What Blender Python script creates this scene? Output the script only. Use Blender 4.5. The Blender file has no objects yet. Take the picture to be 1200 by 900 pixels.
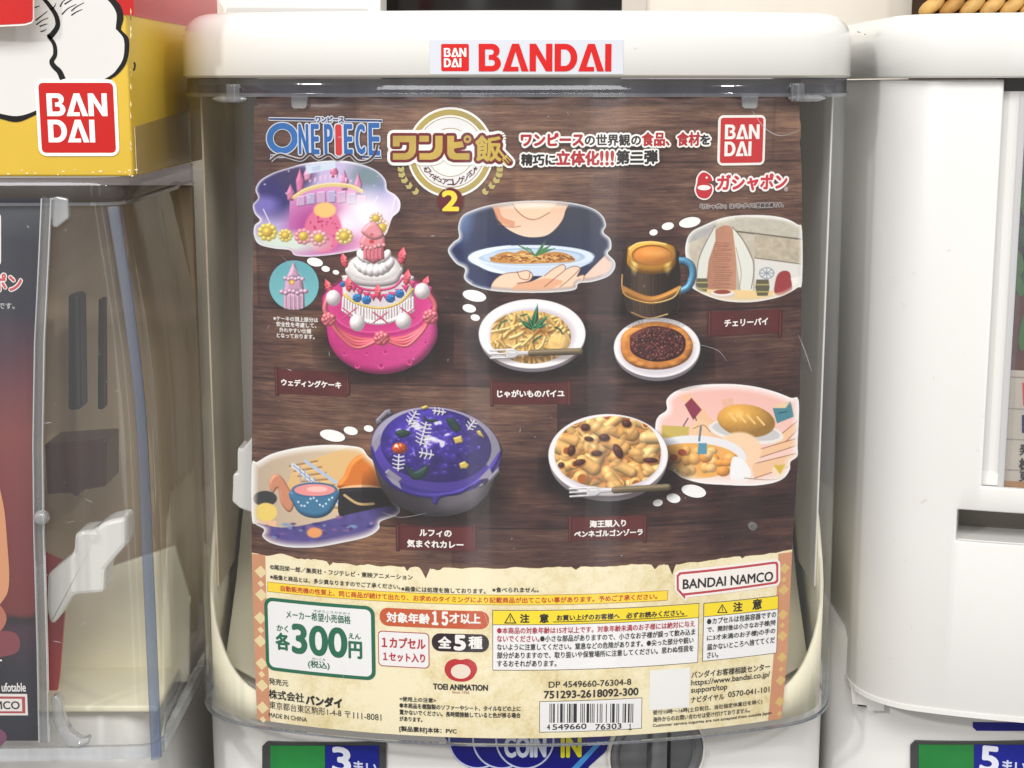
import bpy, bmesh, math, random
import numpy as np
from mathutils import Vector, Matrix
random.seed(7); rng = np.random.default_rng(7)
S = bpy.context.scene
COL = S.collection
R = math.radians

# ------------------------------------------------------------------ camera, world, lamps, exposure
FPX, PITCH, DIST, ZC = 1850.0, R(10.7), 0.72, 0.16     # focal length in photo pixels, tilt, distance, height
cam_d = bpy.data.cameras.new('camera'); cam = bpy.data.objects.new('camera', cam_d); COL.objects.link(cam)
cam_d.sensor_width = 36; cam_d.lens = FPX/1200*36; cam_d.clip_start = .01; cam_d.clip_end = 50
cam.location = (0, -DIST, ZC); cam.rotation_euler = (R(90)-PITCH, 0, 0); S.camera = cam

W = bpy.data.worlds.new('World'); S.world = W; W.use_nodes = True
wn = W.node_tree.nodes; wl = W.node_tree.links
wb = wn['Background']; wb.inputs[1].default_value = .72
tc = wn.new('ShaderNodeTexCoord'); sp = wn.new('ShaderNodeSeparateXYZ'); wr = wn.new('ShaderNodeValToRGB')
mp = wn.new('ShaderNodeMapRange'); mp.inputs[1].default_value = -1; mp.inputs[2].default_value = 1
wl.new(tc.outputs['Generated'], sp.inputs[0]); wl.new(sp.outputs[2], mp.inputs[0]); wl.new(mp.outputs[0], wr.inputs[0]); wl.new(wr.outputs[0], wb.inputs[0])
e = wr.color_ramp.elements; e[0].position = .30; e[0].color = (.42, .39, .36, 1); e[1].position = .8; e[1].color = (1, .985, .96, 1)

def lamp(name, loc, aim, size, power, col=(1, .98, .955), sy=None):
    d = bpy.data.lights.new(name, 'AREA'); d.energy = power; d.color = col; d.size = size
    if sy: d.shape = 'RECTANGLE'; d.size_y = sy
    o = bpy.data.objects.new(name, d); COL.objects.link(o); o.location = loc
    o.rotation_euler = (Vector(aim)-Vector(loc)).to_track_quat('-Z', 'Y').to_euler()
    return o
lamp('ceiling_panel_light', (-.1, -1.9, 1.7), (0, 0, 0), 1.8, 38, sy=.7)
lamp('left_track_light', (-1.25, -1.5, .95), (0, 0, 0), .10, 12.5)
lamp('right_track_light', (1.3, -1.4, 1.2), (-.2, 0, 0), .10, 6)
lamp('dome_streak_light', (-.26, -2.0, .1), (-.26, 0, .1), .16, 1.3, sy=2.4)  # added lamp behind the camera, draws a vertical streak on the dome
lamp('dome_streak_light', (.60, -2.0, .1), (.3, 0, .1), .20, 1.5, sy=2.4)  # second added lamp, for the streak further right
lamp('rear_ceiling_light', (.2, .5, 1.8), (0, .1, 0), .8, 9)
S.view_settings.view_transform = 'Standard'; S.view_settings.look = 'None'; S.view_settings.exposure = .12; S.view_settings.gamma = 1
S.cycles.transparent_max_bounces = 32; S.cycles.max_bounces = 10; S.cycles.caustics_reflective = False; S.cycles.caustics_refractive = False

# ------------------------------------------------------------------ geometry of the view: pixels of the photograph -> places
cP, sP = math.cos(PITCH), math.sin(PITCH)
def ray(px, py):
    u = (np.asarray(px, float)-600)/FPX; v = (450-np.asarray(py, float))/FPX
    return u, cP+v*sP, -sP+v*cP
def at(px, py, Y):
    u, b, c = ray(px, py); k = (Y+DIST)/b
    return Vector((float(u*k), Y, float(ZC+c*k)))
def zat(py, Y): return at(600, py, Y).z
RB, RC, HW, X0 = .38, .04, .1592, .0024      # bow radius of the fronts, corner radius, half width, middle of the machine
RP = RB-.005
def px2st(px, py):
    u, b, c = ray(px, py)
    ox, oy = -X0, -DIST-RB
    A = u*u+b*b; B = 2*(u*ox+b*oy); Cc = ox*ox+oy*oy-RP*RP
    k = (-B-np.sqrt(np.maximum(B*B-4*A*Cc, 0)))/(2*A)
    return RP*np.arctan2(ox+k*u, -(oy+k*b)), ZC+k*c
def st3(s, t, lift=0.):
    a = np.asarray(s)/RP; r = RP+lift
    return np.stack([X0+r*np.sin(a), RB-r*np.cos(a), np.asarray(t)+0*a], -1)
LV = .00007
# ------------------------------------------------------------------ materials
def lin(c): return tuple((x/12.92 if x <= .04045 else ((x+.055)/1.055)**2.4) for x in [v/255 for v in c])
MATS = {}
def nodes(m): return m.node_tree.nodes, m.node_tree.links
def mat(name, col, rough=.4, spec=.5, metal=0, noise=0., nscale=40., bump=0., coat=0., tr=0.):
    """plain material with a fine procedural variation of colour and relief"""
    if name in MATS: return MATS[name]
    m = bpy.data.materials.new(name); m.use_nodes = True; n, l = nodes(m); p = n['Principled BSDF']
    c = lin(col); p.inputs['Base Color'].default_value = (*c, 1); p.inputs['Roughness'].default_value = rough
    p.inputs['Specular IOR Level'].default_value = spec; p.inputs['Metallic'].default_value = metal
    p.inputs['Coat Weight'].default_value = coat; p.inputs['Transmission Weight'].default_value = tr
    if noise or bump:
        tx = n.new('ShaderNodeTexCoord'); nz = n.new('ShaderNodeTexNoise'); nz.inputs['Scale'].default_value = nscale; nz.inputs['Detail'].default_value = 4
        l.new(tx.outputs['Object'], nz.inputs['Vector'])
        if noise:
            r = n.new('ShaderNodeValToRGB'); l.new(nz.outputs[0], r.inputs[0])
            r.color_ramp.elements[0].position = .3; r.color_ramp.elements[1].position = .7
            r.color_ramp.elements[0].color = (*[x*(1-noise) for x in c], 1); r.color_ramp.elements[1].color = (*[min(1, x*(1+noise)) for x in c], 1)
            l.new(r.outputs[0], p.inputs['Base Color'])
        if bump:
            b = n.new('ShaderNodeBump'); b.inputs['Strength'].default_value = bump; b.inputs['Distance'].default_value = .001
            l.new(nz.outputs[0], b.inputs['Height']); l.new(b.outputs[0], p.inputs['Normal'])
    MATS[name] = m; return m
def ink(col, rough=.38):
    return mat('ink_%02x%02x%02x' % tuple(int(c) for c in col), col, rough, .35)
def plastic(name, tint, edge, rough=.04, refl=1.0, haze=0., streak=0.):
    """thin clear moulded plastic: see-through face on, denser and tinted where it is seen edge on"""
    m = bpy.data.materials.new(name); m.use_nodes = True; n, l = nodes(m)
    for x in list(n):
        if x.type != 'OUTPUT_MATERIAL': n.remove(x)
    out = [x for x in n if x.type == 'OUTPUT_MATERIAL'][0]
    lw = n.new('ShaderNodeLayerWeight'); lw.inputs[0].default_value = .5
    pw = n.new('ShaderNodeMath'); pw.operation = 'POWER'; pw.inputs[1].default_value = 2.5; l.new(lw.outputs['Facing'], pw.inputs[0])
    mix = n.new('ShaderNodeMix'); mix.data_type = 'RGBA'; l.new(pw.outputs[0], mix.inputs[0])
    mix.inputs[6].default_value = (*tint, 1); mix.inputs[7].default_value = (*edge, 1)
    t = n.new('ShaderNodeBsdfTransparent'); l.new(mix.outputs[2], t.inputs[0])
    d = n.new('ShaderNodeBsdfDiffuse'); d.inputs[0].default_value = (.75, .77, .8, 1)
    g = n.new('ShaderNodeBsdfGlossy'); g.inputs['Roughness'].default_value = rough; g.inputs[0].default_value = (.95, .97, 1, 1)
    f5 = n.new('ShaderNodeMath'); f5.operation = 'POWER'; f5.inputs[1].default_value = 3.4; l.new(lw.outputs['Facing'], f5.inputs[0])
    fm = n.new('ShaderNodeMath'); fm.operation = 'MULTIPLY_ADD'; fm.inputs[1].default_value = .8*refl; fm.inputs[2].default_value = .045*refl; l.new(f5.outputs[0], fm.inputs[0])
    tx = n.new('ShaderNodeTexCoord'); mpg = n.new('ShaderNodeMapping'); mpg.inputs['Scale'].default_value = (60, 60, 3)
    nz = n.new('ShaderNodeTexNoise'); nz.inputs['Scale'].default_value = 1.0; nz.inputs['Detail'].default_value = 3
    l.new(tx.outputs['Object'], mpg.inputs[0]); l.new(mpg.outputs[0], nz.inputs['Vector'])
    bp = n.new('ShaderNodeBump'); bp.inputs['Strength'].default_value = .25+streak; bp.inputs['Distance'].default_value = .0006; l.new(nz.outputs[0], bp.inputs['Height'])
    l.new(bp.outputs[0], g.inputs['Normal'])
    m1 = n.new('ShaderNodeMixShader')
    hz = n.new('ShaderNodeMath'); hz.operation = 'MULTIPLY'; hz.inputs[1].default_value = haze*2; l.new(nz.outputs[0], hz.inputs[0]); l.new(hz.outputs[0], m1.inputs[0])
    l.new(t.outputs[0], m1.inputs[1]); l.new(d.outputs[0], m1.inputs[2])
    m2 = n.new('ShaderNodeMixShader'); l.new(fm.outputs[0], m2.inputs[0]); l.new(m1.outputs[0], m2.inputs[1]); l.new(g.outputs[0], m2.inputs[2])
    l.new(m2.outputs[0], out.inputs[0]); MATS[name] = m; return m
M_WHITE = mat('white_shell_plastic', (226, 226, 223), .22, .5, noise=.015, nscale=9, bump=.03, coat=.3)
M_BODY = mat('white_body_plastic', (221, 220, 218), .36, .5, noise=.02, nscale=7, bump=.03)
M_CREAM = mat('cream_inner_plastic', (236, 230, 205), .5, .3, noise=.03, nscale=9)
M_DOME = plastic('clear_dome_plastic', (.985, .985, .98), (.94, .94, .93), .10, .8, .018)
M_DOME2 = plastic('old_clear_plastic', (.97, .97, .95), (.74, .75, .78), .05, 1.2, .045, .3)
M_RIM = plastic('bluish_rim_plastic', (.50, .54, .64), (.22, .25, .34), .06, 1.6, .12)
M_COLLAR = plastic('smoky_collar_plastic', (.44, .42, .50), (.30, .30, .38), .05, .8, .05)
M_FROST = plastic('frosted_clip_plastic', (.80, .80, .80), (.45, .47, .50), .12, 1.5, .28)
M_HOLDER = plastic('clear_holder_plastic', (.82, .83, .85), (.40, .42, .46), .08, 1.6, .10)

# ------------------------------------------------------------------ object helpers
def link(name, me, m=None, parent=None, smooth=False):
    o = bpy.data.objects.new(name, me); COL.objects.link(o)
    if m: me.materials.clear(); me.materials.append(m)
    if smooth: me.polygons.foreach_set('use_smooth', [True]*len(me.polygons))
    if parent: o.parent = parent
    return o
def thing(name, label, cat, loc=(0, 0, 0), group=None):
    o = bpy.data.objects.new(name, None); COL.objects.link(o); o.empty_display_size = .02
    o['label'] = label; o['category'] = cat
    if group: o['group'] = group
    return o
def pyd(name, v, f, m=None, parent=None, smooth=False):
    me = bpy.data.meshes.new(name); me.from_pydata([tuple(float(c) for c in p) for p in v], [], f); me.update()
    return link(name, me, m, parent, smooth)
def box(name, x0, x1, y0, y1, z0, z1, m, parent=None, bev=.002, seg=2):
    bm = bmesh.new(); bmesh.ops.create_cube(bm, size=1)
    for v in bm.verts: v.co = Vector(((x0+x1)/2+v.co.x*(x1-x0), (y0+y1)/2+v.co.y*(y1-y0), (z0+z1)/2+v.co.z*(z1-z0)))
    if bev: bmesh.ops.bevel(bm, geom=list(bm.edges), offset=bev, segments=seg, profile=.5, affect='EDGES')
    me = bpy.data.meshes.new(name); bm.to_mesh(me); bm.free()
    return link(name, me, m, parent, True)
def prism(name, pts, y0, y1, m, parent=None, bev=0., smooth=False):
    """outline in (x, z), given depth in y"""
    bm = bmesh.new(); vs = [bm.verts.new((p[0], y0, p[1])) for p in pts]; f = bm.faces.new(vs)
    r = bmesh.ops.extrude_face_region(bm, geom=[f])
    for v in r['geom']:
        if isinstance(v, bmesh.types.BMVert): v.co.y = y1
    bmesh.ops.recalc_face_normals(bm, faces=bm.faces)
    if bev: bmesh.ops.bevel(bm, geom=list(bm.edges), offset=bev, segments=2, profile=.5, affect='EDGES')
    me = bpy.data.meshes.new(name); bm.to_mesh(me); bm.free()
    return link(name, me, m, parent, smooth)
def plan(xc, off=0., back=.26, rc=RC, hw=HW, rb=RB, y0=0., n=28, nc=10, side=6):
    """outline of a machine seen from above: bowed front, rounded corners, straight sides; from back left to back right"""
    a0 = math.asin((hw-rc)/(rb-rc)); pts = []
    for i in range(nc+1):
        a = math.pi/2+(a0-math.pi/2)*i/nc
        pts.append(((rb-rc)*math.sin(a0)+(rc+off)*math.sin(a), rb-(rb-rc)*math.cos(a0)-(rc+off)*math.cos(a)))
    for i in range(1, n):
        a = a0*(1-i/n); pts.append(((rb+off)*math.sin(a), rb-(rb+off)*math.cos(a)))
    ys = pts[0][1]
    sd = [(pts[0][0], ys+(back-ys)*(side-i)/side) for i in range(side)]
    half = sd+pts
    left = [(-x, y) for x, y in half]; right = half[::-1]
    mid = [(0, -off)]
    return [(xc+x, y0+y) for x, y in left+mid+right]
def loft(name, rings, m, parent=None, cap_top=False, cap_bot=False, close=False, smooth=True):
    """rings: list of lists of 3-d points, same count"""
    n = len(rings[0]); v = [p for r in rings for p in r]; f = []
    for k in range(len(rings)-1):
        for i in range(n if close else n-1):
            j = (i+1) % n; f.append((k*n+i, k*n+j, (k+1)*n+j, (k+1)*n+i))
    if cap_top: f.append(tuple((len(rings)-1)*n+i for i in range(n)))
    if cap_bot: f.append(tuple(reversed(range(n))))
    return pyd(name, v, f, m, parent, smooth)
def R3(pl, z): return [(x, y, z) for x, y in pl]

# ------------------------------------------------------------------ lettering
_txt = {}
def glyphs(s, res=3):
    if (s, res) in _txt: return _txt[(s, res)]
    c = bpy.data.curves.new('lettering', 'FONT'); c.body = s; c.size = 1; c.resolution_u = res
    o = bpy.data.objects.new('lettering', c); COL.objects.link(o)
    me = bpy.data.meshes.new_from_object(o.evaluated_get(bpy.context.evaluated_depsgraph_get()))
    bpy.data.objects.remove(o); bpy.data.curves.remove(c)
    v = np.empty(len(me.vertices)*3); me.vertices.foreach_get('co', v); v = v.reshape(-1, 3)[:, :2].copy()
    f = [tuple(p.vertices) for p in me.polygons]; bpy.data.meshes.remove(me)
    _txt[(s, res)] = (v, f); return v, f
def copies(v, f, offs, dz):
    """several shifted copies of a flat outline, each a hair above the last (makes a heavier weight)"""
    V = []; F = []
    for i, (dx, dy) in enumerate(offs):
        V.append(np.column_stack([v[:, 0]+dx, v[:, 1]+dy, np.full(len(v), i*dz)]))
        F += [tuple(a+i*len(v) for a in p) for p in f]
    return np.concatenate(V), F
def ringoff(r, n): return [(r*math.cos(2*math.pi*i/n), r*math.sin(2*math.pi*i/n)) for i in range(n)]
def offs(r, n=8): return ringoff(r, n)+([(0, 0)]) if r > 0 else [(0, 0)]

# a heavy, squared grotesque for the maker's logo: outlines on a 0..1 grid
def arc(cx, cy, rx, ry, a0, a1, n=8): return [(cx+rx*math.cos(R(a0+(a1-a0)*i/n)), cy+ry*math.sin(R(a0+(a1-a0)*i/n))) for i in range(n+1)]
LOGO = {
 'B': (.86, [[(0, 0), (.24, 0), (.24, 1), (0, 1)], [(.24, .80), (.46, .80)]+arc(.46, .70, .11, .10, 90, -90)+[(.38, .60), (.38, .42), (.50, .42)]+arc(.50, .31, .11, .11, 90, -90)+[(.24, .20), (.24, 0), (.52, 0)]+arc(.52, .29, .32, .29, -90, 60)+[(.66, .56)]+arc(.50, .74, .29, .26, -40, 90)+[(.24, 1)]]),
 'A': (.98, [[(0, 0), (.36, 1), (.62, 1), (.98, 0), (.72, 0), (.49, .72), (.31, .17), (.60, .17), (.60, 0)]]),
 'N': (.86, [[(0, 0), (.24, 0), (.24, 1), (0, 1)], [(.62, 0), (.86, 0), (.86, 1), (.62, 1)], [(.24, 1), (.24, .62), (.62, 0), (.62, .38)]]),
 'D': (.86, [[(0, 0), (.24, 0), (.24, 1), (0, 1)], [(.24, .80), (.38, .80)]+arc(.38, .50, .23, .30, 90, -90, 12)+[(.24, .20), (.24, 0), (.40, 0)]+arc(.40, .50, .46, .50, -90, 90, 16)+[(.24, 1)]]),
 'I': (.24, [[(0, 0), (.24, 0), (.24, 1), (0, 1)]])}
def tri2d(pts, hole=None):
    """triangulate a flat outline"""
    bm = bmesh.new(); vs = [bm.verts.new((p[0], p[1], 0)) for p in pts]; bm.faces.new(vs); bm.normal_update()
    bmesh.ops.triangulate(bm, faces=bm.faces, ngon_method='EAR_CLIP')
    bm.verts.index_update(); v = np.array([v.co[:2] for v in bm.verts]); f = [tuple(x.index for x in p.verts) for p in bm.faces]; bm.free()
    return v, f
def logo_glyphs(s, gap=.07, rows=None):
    V = []; F = []; n = 0; lines = rows or [s]
    for k, line in enumerate(lines):
        x = 0
        for ch in line:
            w, polys = LOGO[ch]
            if ch == 'A': x -= .045
            for q in polys:
                v, f = tri2d(q); V.append(v+[x, -k*1.16]); F += [tuple(a+n for a in p) for p in f]; n += len(v)
            x += w+gap-(.045 if ch == 'A' else 0)
    return np.concatenate(V), F
def fit(v, x0, x1, y0, y1=None):
    """scale a flat outline to given limits; without y1 keep its shape and centre it on y0"""
    v = v.copy(); a, b = v.min(0), v.max(0); k = (x1-x0)/(b[0]-a[0])
    v[:, 0] = x0+(v[:, 0]-a[0])*k
    if y1 is None: v[:, 1] = y0+(v[:, 1]-(a[1]+b[1])/2)*k
    else: v[:, 1] = y0+(v[:, 1]-a[1])*(y1-y0)/(b[1]-a[1])
    return v, k
def rr(x0, y0, x1, y1, r, n=6):
    p = []
    for cx, cy, a in ((x1-r, y1-r, 0), (x0+r, y1-r, 90), (x0+r, y0+r, 180), (x1-r, y0+r, 270)):
        p += [(cx+r*math.cos(R(a+90*i/n)), cy+r*math.sin(R(a+90*i/n))) for i in range(n+1)]
    return p
def cut_s(v3, f, step):
    """slice a flat mesh along vertical lines so that it can follow the bow"""
    bm = bmesh.new(); vs = [bm.verts.new(p) for p in v3]
    for q in f:
        try: bm.faces.new([vs[i] for i in q])
        except ValueError: pass
    a, b = v3[:, 0].min(), v3[:, 0].max(); k = math.floor(a/step)+1
    while k*step < b:
        bmesh.ops.bisect_plane(bm, geom=bm.verts[:]+bm.edges[:]+bm.faces[:], dist=1e-7, plane_co=(k*step, 0, 0), plane_no=(1, 0, 0)); k += 1
    bm.verts.index_update(); v = np.array([x.co[:] for x in bm.verts]); ff = [tuple(x.index for x in p.verts) for p in bm.faces]; bm.free()
    return v, ff
# ------------------------------------------------------------------ things printed on the bowed poster
def on_poster(name, v3, f, level, m, parent, cut=None):
    if cut: v3, f = cut_s(v3, f, cut)
    P = st3(v3[:, 0], v3[:, 1], level*LV+v3[:, 2])
    return pyd(name, P, f, m, parent)
def PX(x0, y, x1=None):
    s, t = px2st(x0, y)
    return (float(s), float(t)) if x1 is None else (float(s), float(t), float(px2st(x1, y)[0]))
def ptext(name, s, x0, y, x1, col, level=6, bold=0., h=None, parent=None, outline=None, cut=None, res=3, nb=6):
    """lettering on the poster: left end x0, middle height y (both at the left end), right end x1, in photo pixels"""
    s0, t0, s1 = PX(x0, y, x1); v, f = glyphs(s, res)
    if h: hp = float(px2st(x0, y-h/2)[1]-px2st(x0, y+h/2)[1]); v, k = fit(v, s0, s1, t0-hp/2, t0+hp/2)
    else: v, k = fit(v, s0, s1, t0)
    out = None
    if outline:
        for i, (oc, orad) in enumerate(outline):
            n = 16 if orad > 1 else 10
            ov, of = copies(v, f, ringoff(orad*PXM, n), 2e-6)
            o2 = on_poster(name+'_outline', ov, of, level-len(outline)+i, ink(oc), parent, cut)
    bv, bf = copies(v, f, offs(bold*PXM, nb), 2e-6)
    return on_poster(name, bv, bf, level, ink(col), parent, cut)
PXM = float(px2st(601, 500)[0]-px2st(600, 500)[0])       # one photo pixel in metres on the poster
def ppoly(name, pts, level, m, parent, cut=.006, sub=0):
    """filled outline on the poster, given in photo pixels"""
    a = np.array(pts, float); s, t = px2st(a[:, 0], a[:, 1]); v, f = tri2d(list(zip(s, t)))
    return on_poster(name, np.column_stack([v, np.zeros(len(v))]), f, level, m, parent, cut)
def prect(name, x0, yt, yb, x1, level, m, parent, rad=0., grow=0.):
    s0, t1, s1 = PX(x0, yt, x1); t0 = PX(x0, yb)[1]; g = grow*PXM; r = rad*PXM
    pts = rr(s0-g, t0-g, s1+g, t1+g, r+g) if rad else [(s0-g, t0-g), (s1+g, t0-g), (s1+g, t1+g), (s0-g, t1+g)]
    v, f = tri2d(pts)
    return on_poster(name, np.column_stack([v, np.zeros(len(v))]), f, level, m, parent, .006)
def spline(pts, n=6, closed=True):
    p = np.array(pts, float); N = len(p); out = []
    rg = range(N) if closed else range(N-1)
    for i in rg:
        g = (lambda k: p[k % N]) if closed else (lambda k: p[min(max(k, 0), N-1)])
        a, b, c, d = g(i-1), g(i), g(i+1), g(i+2)
        for j in range(n):
            t = j/n; out.append(.5*((2*b)+(c-a)*t+(2*a-5*b+4*c-d)*t*t+(3*b-a-3*c+d)*t**3))
    if not closed: out.append(p[-1])
    return np.array(out)
# ------------------------------------------------------------------ painter for the photographs printed on the poster
def noise2(X, Y, sc, seed=0, octv=3):
    out = np.zeros(X.shape); amp = 1.; tot = 0
    for o in range(octv):
        g = np.random.default_rng(seed*17+o).random((64, 64)); x = X/sc*(2**o)+seed*3.7; y = Y/sc*(2**o)+seed*1.3
        xi = np.floor(x).astype(int); yi = np.floor(y).astype(int); fx = x-xi; fy = y-yi; fx = fx*fx*(3-2*fx); fy = fy*fy*(3-2*fy)
        q = lambda a, b: g[(yi+b) % 64, (xi+a) % 64]
        out += amp*((q(0, 0)*(1-fx)+q(1, 0)*fx)*(1-fy)+(q(0, 1)*(1-fx)+q(1, 1)*fx)*fy); tot += amp; amp *= .5
    return out/tot*2-1
LD = np.array([-.45, -.62, .64]); LD /= np.linalg.norm(LD)
class Paint:
    def __init__(s, x0, y0, x1, y1, k=1.55):
        s.k = k; s.b = (x0, y0, x1, y1); nx = int((x1-x0)*k)+1; ny = int((y1-y0)*k)+1
        s.X, s.Y = np.meshgrid(np.linspace(x0, x1, nx), np.linspace(y0, y1, ny)); s.c = np.zeros(s.X.shape+(3,)); s.a = np.zeros(s.X.shape)
        s.clip = None
    def sub(s, x0, y0, x1, y1):
        X0_, Y0_ = s.b[0], s.b[1]; k = s.k
        i0 = max(0, int((x0-X0_)*k)-2); i1 = min(s.X.shape[1], int((x1-X0_)*k)+4); j0 = max(0, int((y0-Y0_)*k)-2); j1 = min(s.X.shape[0], int((y1-Y0_)*k)+4)
        return (slice(j0, max(j1, j0)), slice(i0, max(i1, i0)))
    def put(s, w, m, col):
        m = np.clip(m, 0, 1)
        if s.clip is not None: m = m*s.clip[w]
        col = np.broadcast_to(np.asarray(col, float), m.shape+(3,)) if np.asarray(col).ndim == 1 else col
        a0 = s.a[w]; a1 = m+a0*(1-m); M = m[..., None]
        s.c[w] = np.where(a1[..., None] > 1e-4, (col*M+s.c[w]*(a0*(1-m))[..., None])/np.maximum(a1, 1e-4)[..., None], s.c[w]); s.a[w] = a1
    def aa(s, d): return np.clip(.5-d*s.k*.8, 0, 1)
    def lit(s, col, nx, ny, nz, amb=.45, dif=.7, sp=.25, shin=24):
        d = np.maximum(0, nx*LD[0]+ny*LD[1]+nz*LD[2]); h = np.array([LD[0], LD[1], LD[2]+1]); h /= np.linalg.norm(h)
        q = np.maximum(0, nx*h[0]+ny*h[1]+nz*h[2])**shin*sp*255
        return np.clip(np.asarray(col, float)*(amb+dif*d)[..., None]+q[..., None], 0, 255)
    def ell(s, cx, cy, rx, ry, col, rot=0, amb=.5, dif=.6, sp=.2, flat=False, soft=0, alpha=1, shin=24, bump=0, bs=3, seed=1):
        w = s.sub(cx-max(rx, ry)-soft, cy-max(rx, ry)-soft, cx+max(rx, ry)+soft, cy+max(rx, ry)+soft); X, Y = s.X[w]-cx, s.Y[w]-cy
        c, n = math.cos(R(rot)), math.sin(R(rot)); u = (X*c+Y*n)/rx; v = (-X*n+Y*c)/ry; d = np.sqrt(u*u+v*v)
        m = np.clip((1-d)*min(rx, ry)/soft+.5, 0, 1) if soft else s.aa((d-1)*min(rx, ry))
        if flat: s.put(w, m*alpha, col); return
        nz = np.sqrt(np.maximum(1-d*d, 0)); nx = (u*c-v*n); ny = (u*n+v*c)
        if bump: nx = nx+bump*noise2(s.X[w], s.Y[w], bs, seed); ny = ny+bump*noise2(s.X[w], s.Y[w], bs, seed+5)
        s.put(w, m*alpha, s.lit(col, nx, ny, nz, amb, dif, sp, shin))
    def sd(s, w, pts):
        X, Y = s.X[w], s.Y[w]; p = np.array(pts, float); q = np.roll(p, -1, 0); D = np.full(X.shape, 1e9); ins = np.zeros(X.shape, bool)
        for a, b in zip(p, q):
            e0, e1 = b-a; wx, wy = X-a[0], Y-a[1]; L = e0*e0+e1*e1+1e-12; t = np.clip((wx*e0+wy*e1)/L, 0, 1)
            D = np.minimum(D, (wx-e0*t)**2+(wy-e1*t)**2)
            c = ((a[1] > Y) != (b[1] > Y)) & (X < (b[0]-a[0])*(Y-a[1])/(b[1]-a[1]+1e-12)+a[0]); ins ^= c
        D = np.sqrt(D); return np.where(ins, -D, D)
    def poly(s, pts, col, smooth=False, round_=0., grad=None, alpha=1., soft=0, tex=0, ts=3, seed=2, ret=False):
        if smooth: pts = spline(pts, 5)
        p = np.array(pts, float); w = s.sub(p[:, 0].min()-soft, p[:, 1].min()-soft, p[:, 0].max()+soft, p[:, 1].max()+soft); d = s.sd(w, p)
        m = np.clip(.5-d/soft, 0, 1) if soft else s.aa(d)
        if ret: full = np.zeros(s.X.shape); full[w] = m; return full
        C = np.broadcast_to(np.asarray(col, float), d.shape+(3,)).copy()
        if grad is not None:      # (colour2, axis angle)
            c2, ang = grad; t = s.X[w]*math.cos(R(ang))+s.Y[w]*math.sin(R(ang)); pp = p[:, 0]*math.cos(R(ang))+p[:, 1]*math.sin(R(ang))
            t = np.clip((t-pp.min())/(np.ptp(pp)+1e-9), 0, 1)[..., None]; C = C*(1-t)+np.asarray(c2, float)*t
        if round_: # rounded edge shading
            gy, gx = np.gradient(d, 1/s.k); k = np.clip(1+d/round_, 0, 1)**1.3; nz = np.sqrt(np.maximum(1-k*k, .05)); C = s.lit(C, gx*k, gy*k, nz, .5, .62, .15)
        if tex: C = np.clip(C*(1+tex*noise2(s.X[w], s.Y[w], ts, seed))[..., None], 0, 255)
        s.put(w, m*alpha, C)
    def line(s, pts, wd, col, tube=False, alpha=1., taper=None, smooth=False, soft=0, sp=.25):
        if smooth: pts = spline(pts, 5, False)
        p = np.array(pts, float); w = s.sub(p[:, 0].min()-wd-soft, p[:, 1].min()-wd-soft, p[:, 0].max()+wd+soft, p[:, 1].max()+wd+soft); X, Y = s.X[w], s.Y[w]
        D = np.full(X.shape, 1e9); NX = np.zeros(X.shape); NY = np.zeros(X.shape); n = len(p)-1
        for i in range(n):
            a, b = p[i], p[i+1]; e0, e1 = b-a; wx, wy = X-a[0], Y-a[1]; L = e0*e0+e1*e1+1e-12; t = np.clip((wx*e0+wy*e1)/L, 0, 1)
            dx, dy = wx-e0*t, wy-e1*t; d = np.sqrt(dx*dx+dy*dy)
            r = wd/2 if taper is None else wd/2*(1+(taper-1)*((i+t)/n)); dd = d-r; q = dd < D
            D = np.where(q, dd, D); NX = np.where(q, dx/np.maximum(r, .01), NX); NY = np.where(q, dy/np.maximum(r, .01), NY)
        m = (np.clip(.5-D/soft, 0, 1) if soft else s.aa(D))*alpha
        if tube: nz = np.sqrt(np.maximum(1-NX**2-NY**2, 0)); s.put(w, m, s.lit(col, NX, NY, nz, .5, .6, sp))
        else: s.put(w, m, col)
    def grain(s, amp, sc, seed=3):
        s.c = np.clip(s.c*(1+amp*noise2(s.X, s.Y, sc, seed))[..., None], 0, 255)
M_PRINT = None
def printmat():
    global M_PRINT
    if M_PRINT: return M_PRINT
    m = bpy.data.materials.new('printed_picture_ink'); m.use_nodes = True; n, l = nodes(m); p = n['Principled BSDF']; p.inputs['Roughness'].default_value = .38; p.inputs['Specular IOR Level'].default_value = .35
    a = n.new('ShaderNodeAttribute'); a.attribute_name = 'ink'; l.new(a.outputs['Color'], p.inputs['Base Color']); l.new(a.outputs['Alpha'], p.inputs['Alpha'])
    M_PRINT = m; return m
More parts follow.
